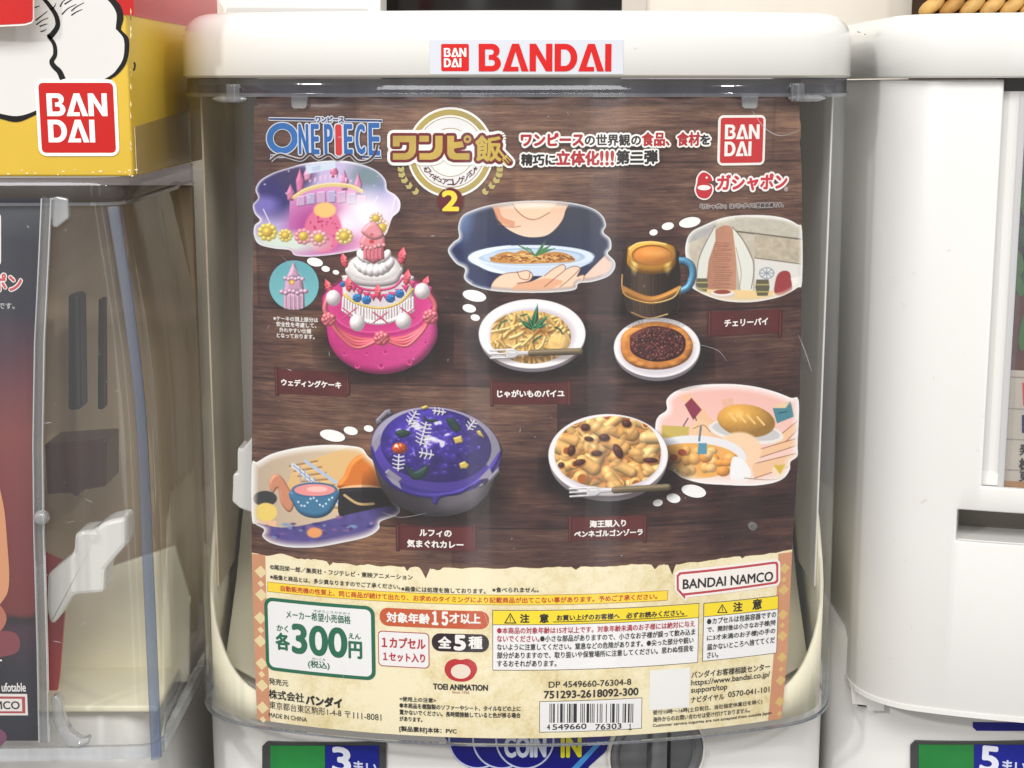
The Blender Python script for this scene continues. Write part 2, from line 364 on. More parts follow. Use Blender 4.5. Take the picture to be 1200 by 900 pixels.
def picture(name, pt, level, parent, where=None):
    """a printed picture: a fine sheet that follows the poster, its ink held per point"""
    ny, nx = pt.X.shape; keep = pt.a > .02
    fk = keep[:-1, :-1] | keep[1:, :-1] | keep[:-1, 1:] | keep[1:, 1:]
    J, I = np.nonzero(fk); base = J*nx+I; q = np.stack([base, base+nx, base+nx+1, base+1], 1)
    used, inv = np.unique(q, return_inverse=True); q = inv.reshape(q.shape)
    if where is None: s, t = px2st(pt.X.ravel()[used], pt.Y.ravel()[used]); P = st3(s, t, level*LV)
    else: P = where(pt.X.ravel()[used], pt.Y.ravel()[used])
    me = bpy.data.meshes.new(name); me.vertices.add(len(used)); me.vertices.foreach_set('co', P.ravel().astype(np.float32))
    me.loops.add(q.size); me.loops.foreach_set('vertex_index', q.ravel().astype(np.int32)); me.polygons.add(len(q)); me.polygons.foreach_set('loop_start', np.arange(0, q.size, 4, dtype=np.int32))
    me.update(calc_edges=True)
    c = np.clip(pt.c.reshape(-1, 3)[used]/255, 0, 1); c = np.where(c <= .04045, c/12.92, ((c+.055)/1.055)**2.4); a = pt.a.ravel()[used]
    at_ = me.attributes.new('ink', 'FLOAT_COLOR', 'POINT'); at_.data.foreach_set('color', np.column_stack([c, a]).ravel().astype(np.float32))
    return link(name, me, printmat(), parent)
# ================================================================== the machines
class Bow:
    """a vertical bowed face; converts photograph pixels to places on it"""
    def __init__(s, xc, y0, rad): s.xc, s.y0, s.r = xc, y0, rad
    def st(s, px, py):
        u, b, c = ray(px, py); ox, oy = -s.xc, -DIST-(s.y0+s.r); A = u*u+b*b; B = 2*(u*ox+b*oy); Cc = ox*ox+oy*oy-s.r**2
        k = (-B-np.sqrt(np.maximum(B*B-4*A*Cc, 0)))/(2*A); return s.r*np.arctan2(ox+k*u, -(oy+k*b)), ZC+k*c
    def p(s, a, t, lift=0.):
        a = np.asarray(a)/s.r; r = s.r+lift; return np.stack([s.xc+r*np.sin(a), s.y0+s.r-r*np.cos(a), np.asarray(t)+0*a], -1)
def slab(name, bow, pts, l0, l1, m, parent=None, px=True, step=.006, bev=0):
    """curved plate on a bow between two lifts; outline in photo pixels (or in s, t)"""
    if px:
        a = np.array(pts, float); q = np.stack(bow.st(a[:, 0], a[:, 1]), -1)
    else: q = np.array(pts, float)
    v, f = tri2d(q); v3, f3 = cut_s(np.column_stack([v, np.zeros(len(v))]), f, step)
    bm = bmesh.new(); vs = [bm.verts.new(p) for p in bow.p(v3[:, 0], v3[:, 1], l1)]
    for x in f3:
        try: bm.faces.new([vs[i] for i in x])
        except ValueError: pass
    if l0 is not None and l0 != l1:
        b2 = [bm.verts.new(p) for p in bow.p(v3[:, 0], v3[:, 1], l0)]; bm.verts.index_update(); n = len(vs)
        for ed in [x for x in bm.edges if x.is_boundary]:
            i, j = ed.verts[0].index, ed.verts[1].index
            bm.faces.new([vs[i], vs[j], b2[j], b2[i]])
        for x in f3:
            try: bm.faces.new([b2[i] for i in reversed(x)])
            except ValueError: pass
        bmesh.ops.recalc_face_normals(bm, faces=bm.faces)
    me = bpy.data.meshes.new(name); bm.to_mesh(me); bm.free(); return link(name, me, m, parent)
def print_on(name, bow, v, f, lift, m, parent, step=.006):
    """flat lettering (s, t) laid on a bow"""
    v3 = np.column_stack([v, np.zeros(len(v))]) if v.shape[1] == 2 else v
    if step: v3, f = cut_s(v3, f, step)
    return pyd(name, bow.p(v3[:, 0], v3[:, 1], lift+v3[:, 2]), f, m, parent)
def btext(name, bow, s, x0, y0, x1, y1, col, lift, parent, bold=.4, res=4):
    a, t1 = bow.st(x0, y0); b, _ = bow.st(x1, y0); _, t0 = bow.st(x0, y1)
    v, f = glyphs(s, res); v, k = fit(v, float(a), float(b), float(t0), float(t1)); v, f = copies(v, f, offs(bold*.0004, 8), 2e-6)
    return print_on(name, bow, v, f, lift, ink(col), parent)
def emblem(name, bow, x0, y0, x1, y1, lift, parent, border=None, red=(205, 30, 28), step=.006):
    """the maker's square: BAN over DAI in white on red"""
    a, t1 = map(float, bow.st(x0, y0)); b = float(bow.st(x1, y0)[0]); t0 = float(bow.st(x0, y1)[1]); w = b-a; h = t1-t0
    if border:
        g = border*w; slab(name+'_border', bow, rr(a-g, t0-g, b+g, t1+g, w*.07+g), lift-.0004, lift, ink((244, 240, 234)), parent, px=False)
    slab(name, bow, rr(a, t0, b, t1, w*.06), None, lift+.0001, ink(red), parent, px=False)
    v, f = logo_glyphs('', rows=['BAN', 'DAI'], gap=.07); v, k = fit(v, a+w*.10, b-w*.09, t0+h*.15, t1-h*.15)
    return print_on('emblem_lettering', bow, v, f, lift+.0002, ink((246, 243, 240)), parent, step)

Z_LB = zat(91, -.002); Z_LT = zat(12, .010); Z_D0 = zat(873, 0); Z_D1 = Z_LB+.0005
def make_lid(xc, y0, parent, m=M_WHITE, zb=Z_LB, zt=Z_LT, hw=HW, rb=RB):
    rings = [R3(plan(xc, -.004, y0=y0, hw=hw, rb=rb), zb+.003), R3(plan(xc, -.003, y0=y0, hw=hw, rb=rb), zb), R3(plan(xc, .0008, y0=y0, hw=hw, rb=rb), zb), R3(plan(xc, .002, y0=y0, hw=hw, rb=rb), zb+.0012)]
    r = .0125
    for i in range(9):
        a = R(90*i/8); rings.append(R3(plan(xc, .0018-r*(1-math.cos(a)), y0=y0, back=.26-r*(1-math.cos(a)), hw=hw, rb=rb), zt-r+r*math.sin(a)))
    rings.append(R3(plan(xc, -.05, y0=y0, back=.2, rc=.051, hw=hw, rb=rb), zt+.0012))
    return loft('lid', rings, m, parent, cap_top=True, cap_bot=True)
def make_dome(xc, y0, parent, m, zb, zt, **kw):
    rings = [R3(plan(xc, -.002, y0=y0, **kw), zb), R3(plan(xc, .0018, y0=y0, **kw), zb+.0006), R3(plan(xc, .003, y0=y0, **kw), zb+.003)]
    for k in range(1, 8): rings.append(R3(plan(xc, .0028*(1-k/7), y0=y0, **kw), zb+.003+(zt-zb-.003)*k/7))
    return loft('dome', rings, m, parent)
def ribbon(name, pl, z0, z1, m, parent, th=.0025, yfrom=None, smooth=True):
    """a thin wall following an outline"""
    n = len(pl); v = R3(pl, z0)+R3(pl, z1); inn = []
    P = np.array(pl); T = np.gradient(P, axis=0); T /= np.linalg.norm(T, axis=1)[:, None]; N = np.column_stack([T[:, 1], -T[:, 0]])
    Q = P-N*th; v += [(x, y, z0) for x, y in Q]+[(x, y, z1) for x, y in Q]
    f = []
    for i in range(n-1):
        f += [(i, i+1, n+i+1, n+i), (2*n+i+1, 2*n+i, 3*n+i, 3*n+i+1), (n+i, n+i+1, 3*n+i+1, 3*n+i), (i+1, i, 2*n+i, 2*n+i+1)]
    return pyd(name, v, f, m, parent, False)
def make_body(xc, y0, parent, zt, m=M_BODY, hw=HW, rb=RB, rc=RC):
    rings = [R3(plan(xc, -.001, y0=y0, hw=hw, rb=rb, rc=rc), zt-.36), R3(plan(xc, -.001, y0=y0, hw=hw, rb=rb, rc=rc), zt-.004), R3(plan(xc, -.005, y0=y0, hw=hw, rb=rb, rc=rc), zt)]
    return loft('body', rings, m, parent, cap_top=True, cap_bot=True)

# ---- the middle machine
A = thing('capsule_machine', 'white lidded capsule toy machine in the middle, clear dome over a brown food poster', 'toy machine', (X0, 0, Z_D0-.36), 'capsule toy machines side by side')
def under(root, fn):
    """parent what fn makes to root, keeping places"""
    before = set(bpy.data.objects); fn()
    for o in set(bpy.data.objects)-before:
        if o.parent is None: o.parent = root
def fixparent(root):
    root_inv = Matrix.Translation(root.location).inverted()
    for o in bpy.data.objects:
        if o.parent is root: o.matrix_parent_inverse = root_inv
make_body(X0, .03, A, Z_D0+.012, hw=.1665)
make_lid(X0, 0, A)
def partial(pl, xl, xr): return [p for p in pl if xl <= p[0] <= xr]
inner = box('inner_back_wall', X0-.155, X0+.155, .150, .156, Z_D0+.012, Z_LB, mat('pale_grey_inner', (234, 231, 225), .5, .3, noise=.03, nscale=8), A, .001)
box('added_side_panel', X0-.1545, X0-.1535, .062, .149, Z_D0+.06, Z_LB, mat('brown_reflection_liner', (206, 192, 168), .45, .3, noise=.25, nscale=14), A, .0003)  # added panel, its brown imitates the darker reflections on the left
box('added_side_panel', X0+.1535, X0+.1545, .062, .149, Z_D0+.06, Z_LB, mat('pale_reflection_liner', (238, 237, 232), .45, .3, noise=.04, nscale=14), A, .0003)  # added panel, its pale colour imitates the brighter reflections on the right
box('added_rear_panel', X0-.1570, X0-.1560, .151, .255, Z_D0+.02, Z_LB, mat('brown_reflection_liner', (206, 192, 168)), A, .0003)  # added panels further back carry on the imitated reflections
box('added_rear_panel', X0+.1560, X0+.1570, .151, .255, Z_D0+.02, Z_LB, mat('pale_reflection_liner', (238, 237, 232)), A, .0003)
# the cream hopper wall that climbs towards the back
def hopper(xc, y0, parent, zlow, zhigh, m=M_CREAM, hw=HW):
    pl = plan(xc, -.0085, back=.145, y0=y0, hw=hw); p2 = plan(xc, -.0015, back=.145, y0=y0, hw=hw); n = len(pl); v = []; f = []
    for i, (x, y) in enumerate(pl):
        kk = min(1, max(0, (y-y0-.022)/.03)); x, y = x*(1-kk)+p2[i][0]*kk, y*(1-kk)+p2[i][1]*kk
        k = min(1, max(0, (y-y0-.014)/.075)); k = k*k*(3-2*k); v += [(x, y, zlow), (x, y, zlow+.004+(zhigh-zlow)*k)]
    for i in range(n-1): f.append((2*i, 2*i+2, 2*i+3, 2*i+1))
    o = pyd('hopper_wall', v, f, m, parent, True); md = o.modifiers.new('thickness', 'SOLIDIFY'); md.thickness = .002; return o
hopper(X0, 0, A, Z_D0+.0005, Z_D0+.098)
fv = [(X0+sx*(.118 if k == 0 else .1515), y, z) for k, (y, z) in enumerate(((.034, Z_D0+.013), (.060, Z_D0+.020), (.100, Z_D0+.052), (.146, Z_D0+.105))) for sx in (-1, 1)]
hf = pyd('hopper_floor', fv, [(0, 1, 3, 2), (2, 3, 5, 4), (4, 5, 7, 6)], M_CREAM, A, True); md = hf.modifiers.new('thickness', 'SOLIDIFY'); md.thickness = .0015
def collar(xc, y0, parent, z1, z0, m):
    rings = [R3(plan(xc, -.001, y0=y0), z0), R3(plan(xc, .0012, y0=y0), z0+.0004), R3(plan(xc, .0012, y0=y0), z0+.0016), R3(plan(xc, .0004, y0=y0), z0+.0022), R3(plan(xc, .0004, y0=y0), z1)]
    return loft('collar', rings, m, parent)
ZC0 = zat(113, 0)
make_dome(X0, 0, A, M_DOME, Z_D0, ZC0)
collar(X0, 0, A, Z_LB, ZC0, M_COLLAR)
ribbon('collar_lip', plan(X0, .0016), ZC0-.0003, ZC0+.0013, M_HOLDER, A, .0015)
ribbon('bottom_rim', plan(X0, .0032), Z_D0+.0004, Z_D0+.0014, M_RIM, A, .0015)
ribbon('inner_liner_rim', plan(X0, -.0042, back=.10), ZC0+.0004, ZC0+.005, mat('dark_gasket', (58, 50, 66), .4, .4), A, .001)
bowA = Bow(X0, 0, RB); bowI = Bow(X0, .0038, RB-.0038)
for (x0, y0, x1, y1) in ((342, 109, 362, 127), (868, 109, 888, 127)):
    o = slab('poster_tab', bowI, [(x0, y0), (x1, y0), (x1-2, y1-2), (x1-4, y1), (x0+4, y1), (x0+1, y1-2)], 0, .0012, M_FROST, A)
cbow = Bow(X0, .002, RB+.001)
def corner_clip(x0, x1, y0, y1, sgn):
    # a moulded rod with a small catch, standing at the dome's front corner
    xa, xb = at(x0, y0, .02).x, at(x1, y0, .02).x; z1, z0 = zat(y0, .02), zat(y1, .02)
    def yy(x):
        d = abs(x-X0); a0 = math.asin((HW-RC)/(RB-RC)); cx = (RB-RC)*math.sin(a0); cy = RB-(RB-RC)*math.cos(a0)
        return cy-math.sqrt(max(RC**2-(d-cx)**2, 0)) if d > RB*math.sin(a0) else RB-math.sqrt(RB**2-d*d)
    bm = bmesh.new(); n = 10; rings = []
    for i in range(n+1):
        x = xa+(xb-xa)*i/n; e = min(1, math.sin(math.pi*min(max(i/n, .04), .96))*2.2); h = (z1-z0)/2*e
        c = Vector((x, yy(x)+.0002, (z0+z1)/2)); rings.append([bm.verts.new(c+Vector((0, -.0022*math.cos(R(45*j)), h*math.sin(R(45*j))))) for j in range(8)])
    for i in range(n):
        for j in range(8): bm.faces.new((rings[i][j], rings[i+1][j], rings[i+1][(j+1) % 8], rings[i][(j+1) % 8]))
    bm.faces.new(rings[0]); bm.faces.new(rings[-1][::-1]); bmesh.ops.recalc_face_normals(bm, faces=bm.faces)
    me = bpy.data.meshes.new('corner_clip'); bm.to_mesh(me); bm.free(); o = link('corner_clip', me, M_FROST, A, True)
    xm = at(x0+(x1-x0)*(.62 if sgn < 0 else .2), y0, .02).x
    box('catch', xm-.003, xm+.0035, yy(xm)-.0035, yy(xm)+.002, z0+.0002, z1+.005, M_HOLDER, o, .0008)
corner_clip(245, 289, 111, 121, -1); corner_clip(924, 972, 110, 120, 1)
# white brackets inside, either side of the poster
yb = .045
prism('inner_bracket', [(p.x, p.z) for p in (at(a, b, yb) for a, b in ((301, 508), (296, 512), (283, 527), (280, 524), (278, 528), (278, 554), (273, 556), (272, 588), (281, 596), (301, 603)))], yb, yb+.018, M_WHITE, A, .001)
prism('inner_bracket', [(p.x, p.z) for p in (at(a, b, yb) for a, b in ((915, 545), (931, 550), (934, 562), (932, 592), (915, 590)))], yb, yb+.018, M_WHITE, A, .001)
sl = slab('pressed_screw', Bow(X0, -.0016, RB+.0016), [(881+5*math.cos(R(a)), 616+5*math.sin(R(a))) for a in range(0, 360, 24)], 0, .0012, M_HOLDER, A)
slab('screw_head', Bow(X0, -.0016, RB+.0016), [(881+2.2*math.cos(R(a)), 616+2.2*math.sin(R(a))) for a in range(0, 360, 30)], .001, .0018, mat('steel', (150, 150, 152), .25, .5, metal=.8), sl)
# the maker's sticker on the lid
bowL = Bow(X0, -.002, RB+.002)
stk = slab('logo_sticker', bowL, [(504, 47), (730, 46.5), (730, 87), (504, 87)], 0, .0003, ink((208, 212, 220), .3), A)
emblem('emblem_square', bowL, 517, 51.5, 549.5, 83.5, .0003, stk)
a_, t1_ = map(float, bowL.st(561, 51.3)); b_ = float(bowL.st(716.5, 51.3)[0]); t0_ = float(bowL.st(561, 83.7)[1])
v, f = logo_glyphs('BANDAI', gap=.085); v, k = fit(v, a_, b_, t0_, t1_); print_on('logo_lettering', bowL, v, f, .0005, ink((208, 26, 26)), stk)
# coin window, coin label and knob on the body below the dome
bowB = Bow(X0, .031, RB-.001)
def coin_window(bow, root, x0, y0, x1, y1, num):
    fr = slab('coin_window_frame', bow, [(x0, y1+70), (x1, y1+70), (x1, y0+2), (x1-4, y0), (x0+5, y0), (x0, y0+5)], -.004, .0016, mat('dark_grey_frame', (66, 68, 70), .35, .5), root)
    w = x1-x0
    slab('green_panel', bow, [(x0+w*.07, y1+66), (x0+w*.51, y1+66), (x0+w*.51, y0+4), (x0+w*.07, y0+4)], .0016, .002, mat('green_label', (36, 132, 62), .25, .5, noise=.2, nscale=25), fr)
    slab('blue_panel', bow, [(x0+w*.515, y1+66), (x0+w*.945, y1+66), (x0+w*.945, y0+4), (x0+w*.515, y0+4)], .0016, .002, ink((26, 36, 140), .25), fr)
    btext('count_lettering', bow, num, x0+w*.575, y0+5.5, x0+w*.71, y0+34, (222, 226, 240), .0023, fr, 1.6)
    btext('count_lettering', bow, 'まい', x0+w*.745, y0+21.5, x0+w*.93, y0+36, (200, 206, 232), .0023, fr, .5)
coin_window(bowB, A, 309, 868, 453, 900, '3')
lb = slab('coin_label', bowB, [(549, 968), (549, 886), (532, 880), (520, 862), (722, 862), (708, 882), (690, 898), (672, 968)], -.001, .0004, ink((14, 16, 128), .3), A)
def ring_px(name, bow, cx, cy, r, w, lift, m, parent, n=40):
    p = []; a = [2*math.pi*i/n for i in range(n+1)]
    s, t = bow.st(np.array([cx+(r-w)*math.cos(x) for x in a]+[cx+r*math.cos(x) for x in a]), np.array([cy+(r-w)*math.sin(x) for x in a]+[cy+r*math.sin(x) for x in a]))
    return pyd(name, bow.p(s, t, lift), [(i, i+1, n+2+i, n+1+i) for i in range(n)], m, parent)
for i, cx in enumerate((560, 588, 615)): 
    slab('coin_disc', bowB, [(cx+34*math.cos(R(q)), 866+34*math.sin(R(q))) for q in range(0, 360, 12)], None, .0006+.0002*i, ink((14, 16, 128), .3), lb)
    ring_px('coin_ring', bowB, cx, 866, 34.5, 2, .0007+.0002*i, ink((196, 206, 236)), lb)
btext('coin_lettering', bowB, 'COIN', 592, 862, 639, 885.5, (210, 218, 240), .0015, lb, 1.3)
btext('coin_lettering', bowB, 'IN', 658, 862, 680, 885.5, (226, 222, 30), .0015, lb, 1.3)
slab('light_blue_stripe', bowB, [(700, 868), (707, 868), (680, 898), (640, 940), (634, 936)], None, .0006, ink((70, 150, 220)), lb)
# coin knob: a turned disc with a raised grip
kc = Vector(tuple(float(q) for q in bowB.p(*[float(q) for q in bowB.st(769, 882)], 0))); ka = math.asin((kc.x-X0)/RB)
def lathe(name, prof, m, parent, c, ang, n=48, cap=True):
    v = []; f = []; K = len(prof)
    for i in range(n):
        a = 2*math.pi*i/n
        for r, h in prof:
            p = Vector((r*math.cos(a), -h, r*math.sin(a))); p = Matrix.Rotation(ang, 3, 'Z') @ p; v.append(tuple(c+p))
    for i in range(n):
        j = (i+1) % n
        for k in range(K-1): f.append((i*K+k, j*K+k, j*K+k+1, i*K+k+1))
    if cap: f.append(tuple(i*K+K-1 for i in range(n)))
    return pyd(name, v, f, m, parent, True)
M_KNOB = mat('grey_knob_metal', (120, 122, 126), .32, .6, metal=.55, noise=.05)
knob = lathe('coin_knob', [(.0245, -.002), (.0245, .001), (.0232, .0022), (.0205, .0022), (.0198, .001), (.0190, .001), (.0186, .0015)], M_KNOB, A, kc, ka)
lathe('knob_bezel', [(.0262, -.003), (.0262, .0012), (.0247, .0020), (.0246, .0005)], mat('white_bezel', (225, 222, 218), .3, .5), A, kc, ka, cap=False)
for (x0, x1, d, mm) in ((-.0052, .0030, .010, M_KNOB), (.0031, .0064, .0055, mat('black_slot', (18, 18, 19), .4, .4))):
    o = box('grip', x0, x1, -d, .0005, -.0175, .0175, mm, knob, .001); o.matrix_local = Matrix.Translation(kc) @ Matrix.Rotation(ka, 4, 'Z')

# ---- the right machine: an opaque white door with a window at the frame's edge
XR, YR = .3375, .010
B_ = thing('capsule_machine', 'white capsule toy machine at the right edge with an opaque white door and dark slot', 'toy machine', (XR, 0, Z_D0-.36), 'capsule toy machines side by side')
make_body(XR, .036, B_, Z_D0+.030, hw=.1665)
make_lid(XR, YR-.004, B_)
bowR = Bow(XR, YR, RB)
pl = plan(XR, 0, y0=YR, back=.24, n=64)
def col_at(px, py): 
    s, t = bowR.st(px, py); x = float(bowR.p(float(s), 0, 0)[0]); return min(range(len(pl)//2+2), key=lambda i: abs(pl[i][0]-x) if pl[i][1] < YR+.06 else 9)
c1, c2 = col_at(1122, 610), col_at(1156, 500)
def zr(px, py): return float(bowR.st(px, py)[1])
zs = [Z_D0+.004, Z_D0+.005, zr(1122, 634), zr(1122, 597), zr(1156, 571), Z_LB-.0006]
nC = len(pl); v = []; f = []
zs = [zs[0], zs[2], zs[3], zs[4], zs[5]]; nz_ = len(zs)
for x, y in pl:
    for z in zs: v.append((x, y, z))
mirror = nC-1
for i in range(nC-1):
    for k in range(nz_-1):
        inslot = k == 1 and c1 <= i < mirror-c1; inwin = k == 3 and c2 <= i < mirror-c2
        if inslot or inwin: continue
        f.append((i*nz_+k, (i+1)*nz_+k, (i+1)*nz_+k+1, i*nz_+k+1))
door = pyd('door', v, f, M_BODY, B_, True); md = door.modifiers.new('thickness', 'SOLIDIFY'); md.thickness = .004; md.offset = -1
bv = door.modifiers.new('edge', 'BEVEL'); bv.width = .0008; bv.segments = 2; bv.limit_method = 'ANGLE'; bv.angle_limit = R(50)
door.data.polygons.foreach_set('use_smooth', [True]*len(door.data.polygons))
ribbon('door_lip', plan(XR, .0006, y0=YR, back=.24), Z_D0+.0035, Z_D0+.006, M_WHITE, B_, .002)
bR2 = Bow(XR, YR+.006, RB-.006)
sL = lambda px, py, bw=bR2: float(bw.st(px, py)[0])
zt_, zb_ = zr(1156, 107), zr(1156, 571)
slab('window_return', bR2, [(sL(1150, 400), zb_-.004), (sL(1182, 400), zb_-.004), (sL(1182, 400), zt_), (sL(1150, 400), zt_)], -.002, 0, M_BODY, B_, px=False)
slab('window_strip', bR2, [(sL(1179, 400), zb_-.002), (sL(1186, 400), zb_-.002), (sL(1186, 400), zt_), (sL(1179, 400), zt_)], -.001, .0016, mat('grey_strip', (190, 190, 192), .2, .5), B_, px=False)
slab('window_sill', bR2, [(sL(1157, 400), zb_), (sL(1182, 400), zb_), (sL(1182, 400), zb_+.006), (sL(1157, 400), zb_+.006)], 0, .0012, M_WHITE, B_, px=False)
slab('window_head', bR2, [(sL(1150, 400), zt_), (.05, zt_), (.05, Z_LB), (sL(1150, 400), Z_LB)], -.002, .0, mat('black_rail', (16, 16, 18), .2, .5), B_, px=False)
slab('window_pane', bR2, [(sL(1186, 400), zb_-.002), (.06, zb_-.002), (.06, zt_), (sL(1186, 400), zt_)], .001, .0025, M_DOME, B_, px=False)
# the sheet behind that window
bR3 = Bow(XR, YR+.010, RB-.010)
Q = thing('window_poster', 'dark leafy poster behind the window at the right edge of the photo', 'poster', tuple(bR3.p(-.09, 0, 0)))
s_ = lambda px: float(bR3.st(px, 400)[0])
def zpx(py): return float(bR3.st(1195, py)[1])
sh = slab('printed_sheet', bR3, [(s_(1183), zpx(590)), (.06, zpx(590)), (.06, zt_+.004), (s_(1183), zt_+.004)], -.0004, 0, ink((44, 40, 58)), Q, px=False)
slab('grey_ground', bR3, [(s_(1184), zpx(564)), (.06, zpx(564)), (.06, zpx(434)), (s_(1184), zpx(434))], None, .0003, mat('pale_boards', (188, 180, 172), .4, .3, noise=.06, nscale=30), Q, px=False)
slab('red_ground', bR3, [(s_(1184), zpx(434)), (.06, zpx(434)), (.06, zpx(345)), (s_(1184), zpx(345))], None, .0003, mat('red_brown_print', (92, 58, 56), .4, .3, noise=.2, nscale=60), Q, px=False)
slab('tan_ground', bR3, [(s_(1184), zpx(574)), (.06, zpx(574)), (.06, zpx(564)), (s_(1184), zpx(564))], None, .0003, ink((176, 132, 92)), Q, px=False)
for py in (442, 479, 515, 551): slab('board_line', bR3, [(s_(1184), zpx(py+.6)), (.06, zpx(py+.6)), (.06, zpx(py-.6)), (s_(1184), zpx(py-.6))], None, .0005, ink((150, 142, 136)), Q, px=False)
for k, (cx, cy, rx, ry, g) in enumerate(((1199, 232, 5, 26, 0), (1196, 218, 4, 12, 1), (1192, 312, 9, 22, 0), (1205, 330, 12, 18, 1), (1199, 278, 4, 14, 1), (1202, 385, 7, 26, 0), (1195, 335, 5, 12, 0))):
    slab('leaf_print', bR3, [(cx+rx*math.cos(q)-.35*ry*math.sin(q)*(1 if k % 2 else -1)*.5, cy+ry*math.sin(q)) for q in [math.pi*2*i/14 for i in range(14)]], None, .0005+.00005*k, ink(((60, 104, 56), (34, 74, 52))[g]), Q)
slab('label_print', bR3, [(1197.5, 486), (1215, 486), (1215, 507), (1197.5, 507)], None, .0006, ink((28, 34, 84)), Q)
slab('label_print', bR3, [(1198, 448), (1215, 448), (1215, 475), (1199, 475)], None, .0006, ink((214, 60, 60)), Q)
for i, (s, py) in enumerate((('発', 526), ('株', 543), ('東', 557))): btext('lettering', bR3, s, 1195, py-6, 1208, py+7, (40, 36, 40), .0007, Q, .3 if i != 1 else .7)
fixparent(Q)
# slot pocket
pk = slab('slot_back', Bow(XR, YR+.03, RB), [(sL(1100, 610), zr(1122, 660)), (.1, zr(1122, 660)), (.1, zr(1122, 580)), (sL(1100, 610), zr(1122, 580))], -.001, 0, mat('slot_grey', (120, 116, 108), .5, .4), B_, px=False)
slab('slot_floor', bowR, [(float(bowR.st(1119, 610)[0]), zr(1122, 637)), (.12, zr(1122, 637)), (.12, zr(1122, 634)+.0003), (float(bowR.st(1119, 610)[0]), zr(1122, 634)+.0003)], -.034, -.0035, M_WHITE, B_, px=False)
slab('slot_roof', bowR, [(float(bowR.st(1119, 610)[0]), zr(1122, 597)-.0003), (.12, zr(1122, 597)-.0003), (.12, zr(1122, 593)), (float(bowR.st(1119, 610)[0]), zr(1122, 593))], -.034, -.0045, M_BODY, B_, px=False)
slab('slot_cheek', bowR, [(float(bowR.st(1117, 610)[0]), zr(1122, 638)), (float(bowR.st(1121, 610)[0]), zr(1122, 638)), (float(bowR.st(1121, 610)[0]), zr(1122, 590)), (float(bowR.st(1117, 610)[0]), zr(1122, 590))], -.034, -.0045, M_BODY, B_, px=False)
bowRB = Bow(XR, .037, RB-.001)
coin_window(bowRB, B_, 1067, 867, 1212, 900, '5')
slab('blue_label', bowRB, [(1140, 846), (1215, 846), (1215, 856), (1144, 856), (1140, 852)], -.001, .0004, ink((14, 16, 128), .3), B_)
slab('door_catch', bowRB, [(1000, 800), (1038, 800), (1038, 828), (1020, 828), (1018, 822), (1002, 820)], -.002, .006, M_BODY, B_)
slab('catch_gap', bowRB, [(1001, 820), (1018, 822), (1020, 828), (1006, 827)], None, .0005, mat('black_slot', (18, 18, 19)), B_)

# ---- the left machine: squarer dome with a flanged poster holder, yellow card box on top
XL, YL = -.3415, -.0165
Cm = thing('capsule_machine', 'capsule toy machine cut by the left edge, yellow box standing on its squarer clear dome', 'toy machine', (XL, 0, Z_D0-.36), 'capsule toy machines side by side')
KW = dict(rc=.012, rb=3.0, hw=.1655)
make_body(XL, .012, Cm, Z_D0+.012, hw=.163, rb=3.0, rc=.02)
ZLT = at(157, 208, YL).z
def lhw(k): return .1745-.0 if k < .6 else .1745-.0085*((k-.6)/.4)**1.5
rings = []
for k in np.linspace(0, 1, 16):
    z = Z_D0+(ZLT-.012-Z_D0)*k; e = 0 if k > .0 else -.002
    rings.append(R3(plan(XL, e, back=.13, y0=YL, rc=.012, rb=3.0, hw=lhw(k)), z))
rings.insert(0, R3(plan(XL, -.006, back=.126, y0=YL, rc=.012, rb=3.0, hw=.1745), Z_D0-.0025))
loft('dome', rings, M_DOME2, Cm)
# bluish solid corner of the moulding, where the wall is seen edge on
def corner_post(sgn=1):
    v = []; f = []; n = 6; zz = np.linspace(0, 1, 16)
    for k in zz:
        h = lhw(k); cx = XL+sgn*(h-.0075); z = Z_D0-.001+(ZLT-.012-Z_D0)*k
        for j in range(n+1):
            a = R(90*j/n); v.append((cx+sgn*(.0030+.0042*math.sin(a)), YL+.0052-.0044*math.cos(a), z))
        v.append((cx+sgn*.0055, YL+.0052, z)); v.append((cx+sgn*.003, YL+.0030, z))
    K = n+3
    for i in range(len(zz)-1):
        for j in range(K): f.append((i*K+j, i*K+(j+1) % K, (i+1)*K+(j+1) % K, (i+1)*K+j))
    return pyd('corner_post', v, f, plastic('blue_edge_plastic', (.52, .60, .76), (.42, .50, .66), .05, .6, .12), Cm, True)
corner_post()
tp = [R3(plan(XL, o, back=.16, y0=YL, rc=.014, rb=3.0, hw=.167), z) for o, z in ((-.001, ZLT-.0125), (.0012, ZLT-.0115), (.0012, ZLT-.0015), (-.001, ZLT-.0003))]
loft('top_flange', tp, M_COLLAR, Cm)
ribbon('flange_lip', plan(XL, .002, back=.16, y0=YL, rc=.014, rb=3.0, hw=.167), ZLT-.0125, ZLT-.0112, M_HOLDER, Cm, .002)
ribbon('bottom_rim', plan(XL, -.001, back=.128, y0=YL, rc=.012, rb=3.0, hw=.1745), Z_D0-.0022, Z_D0+.0040, plastic('rim_highlight_plastic', (.9, .9, .92), (.6, .6, .66), .15, 1.4, .42), Cm, .003)  # whitened rim imitates the highlight along the dome's rounded bottom
box('inner_back_wall', XL-.165, XL+.1725, .118, .124, Z_D0+.012, ZLT-.012, mat('brown_grey_inner', (200, 180, 150), .5, .3, noise=.12, nscale=12), Cm, .001)
box('inner_shelf', XL-.165, XL+.168, .01, .117, Z_D0+.0125, Z_D0+.016, M_CREAM, Cm, .001)
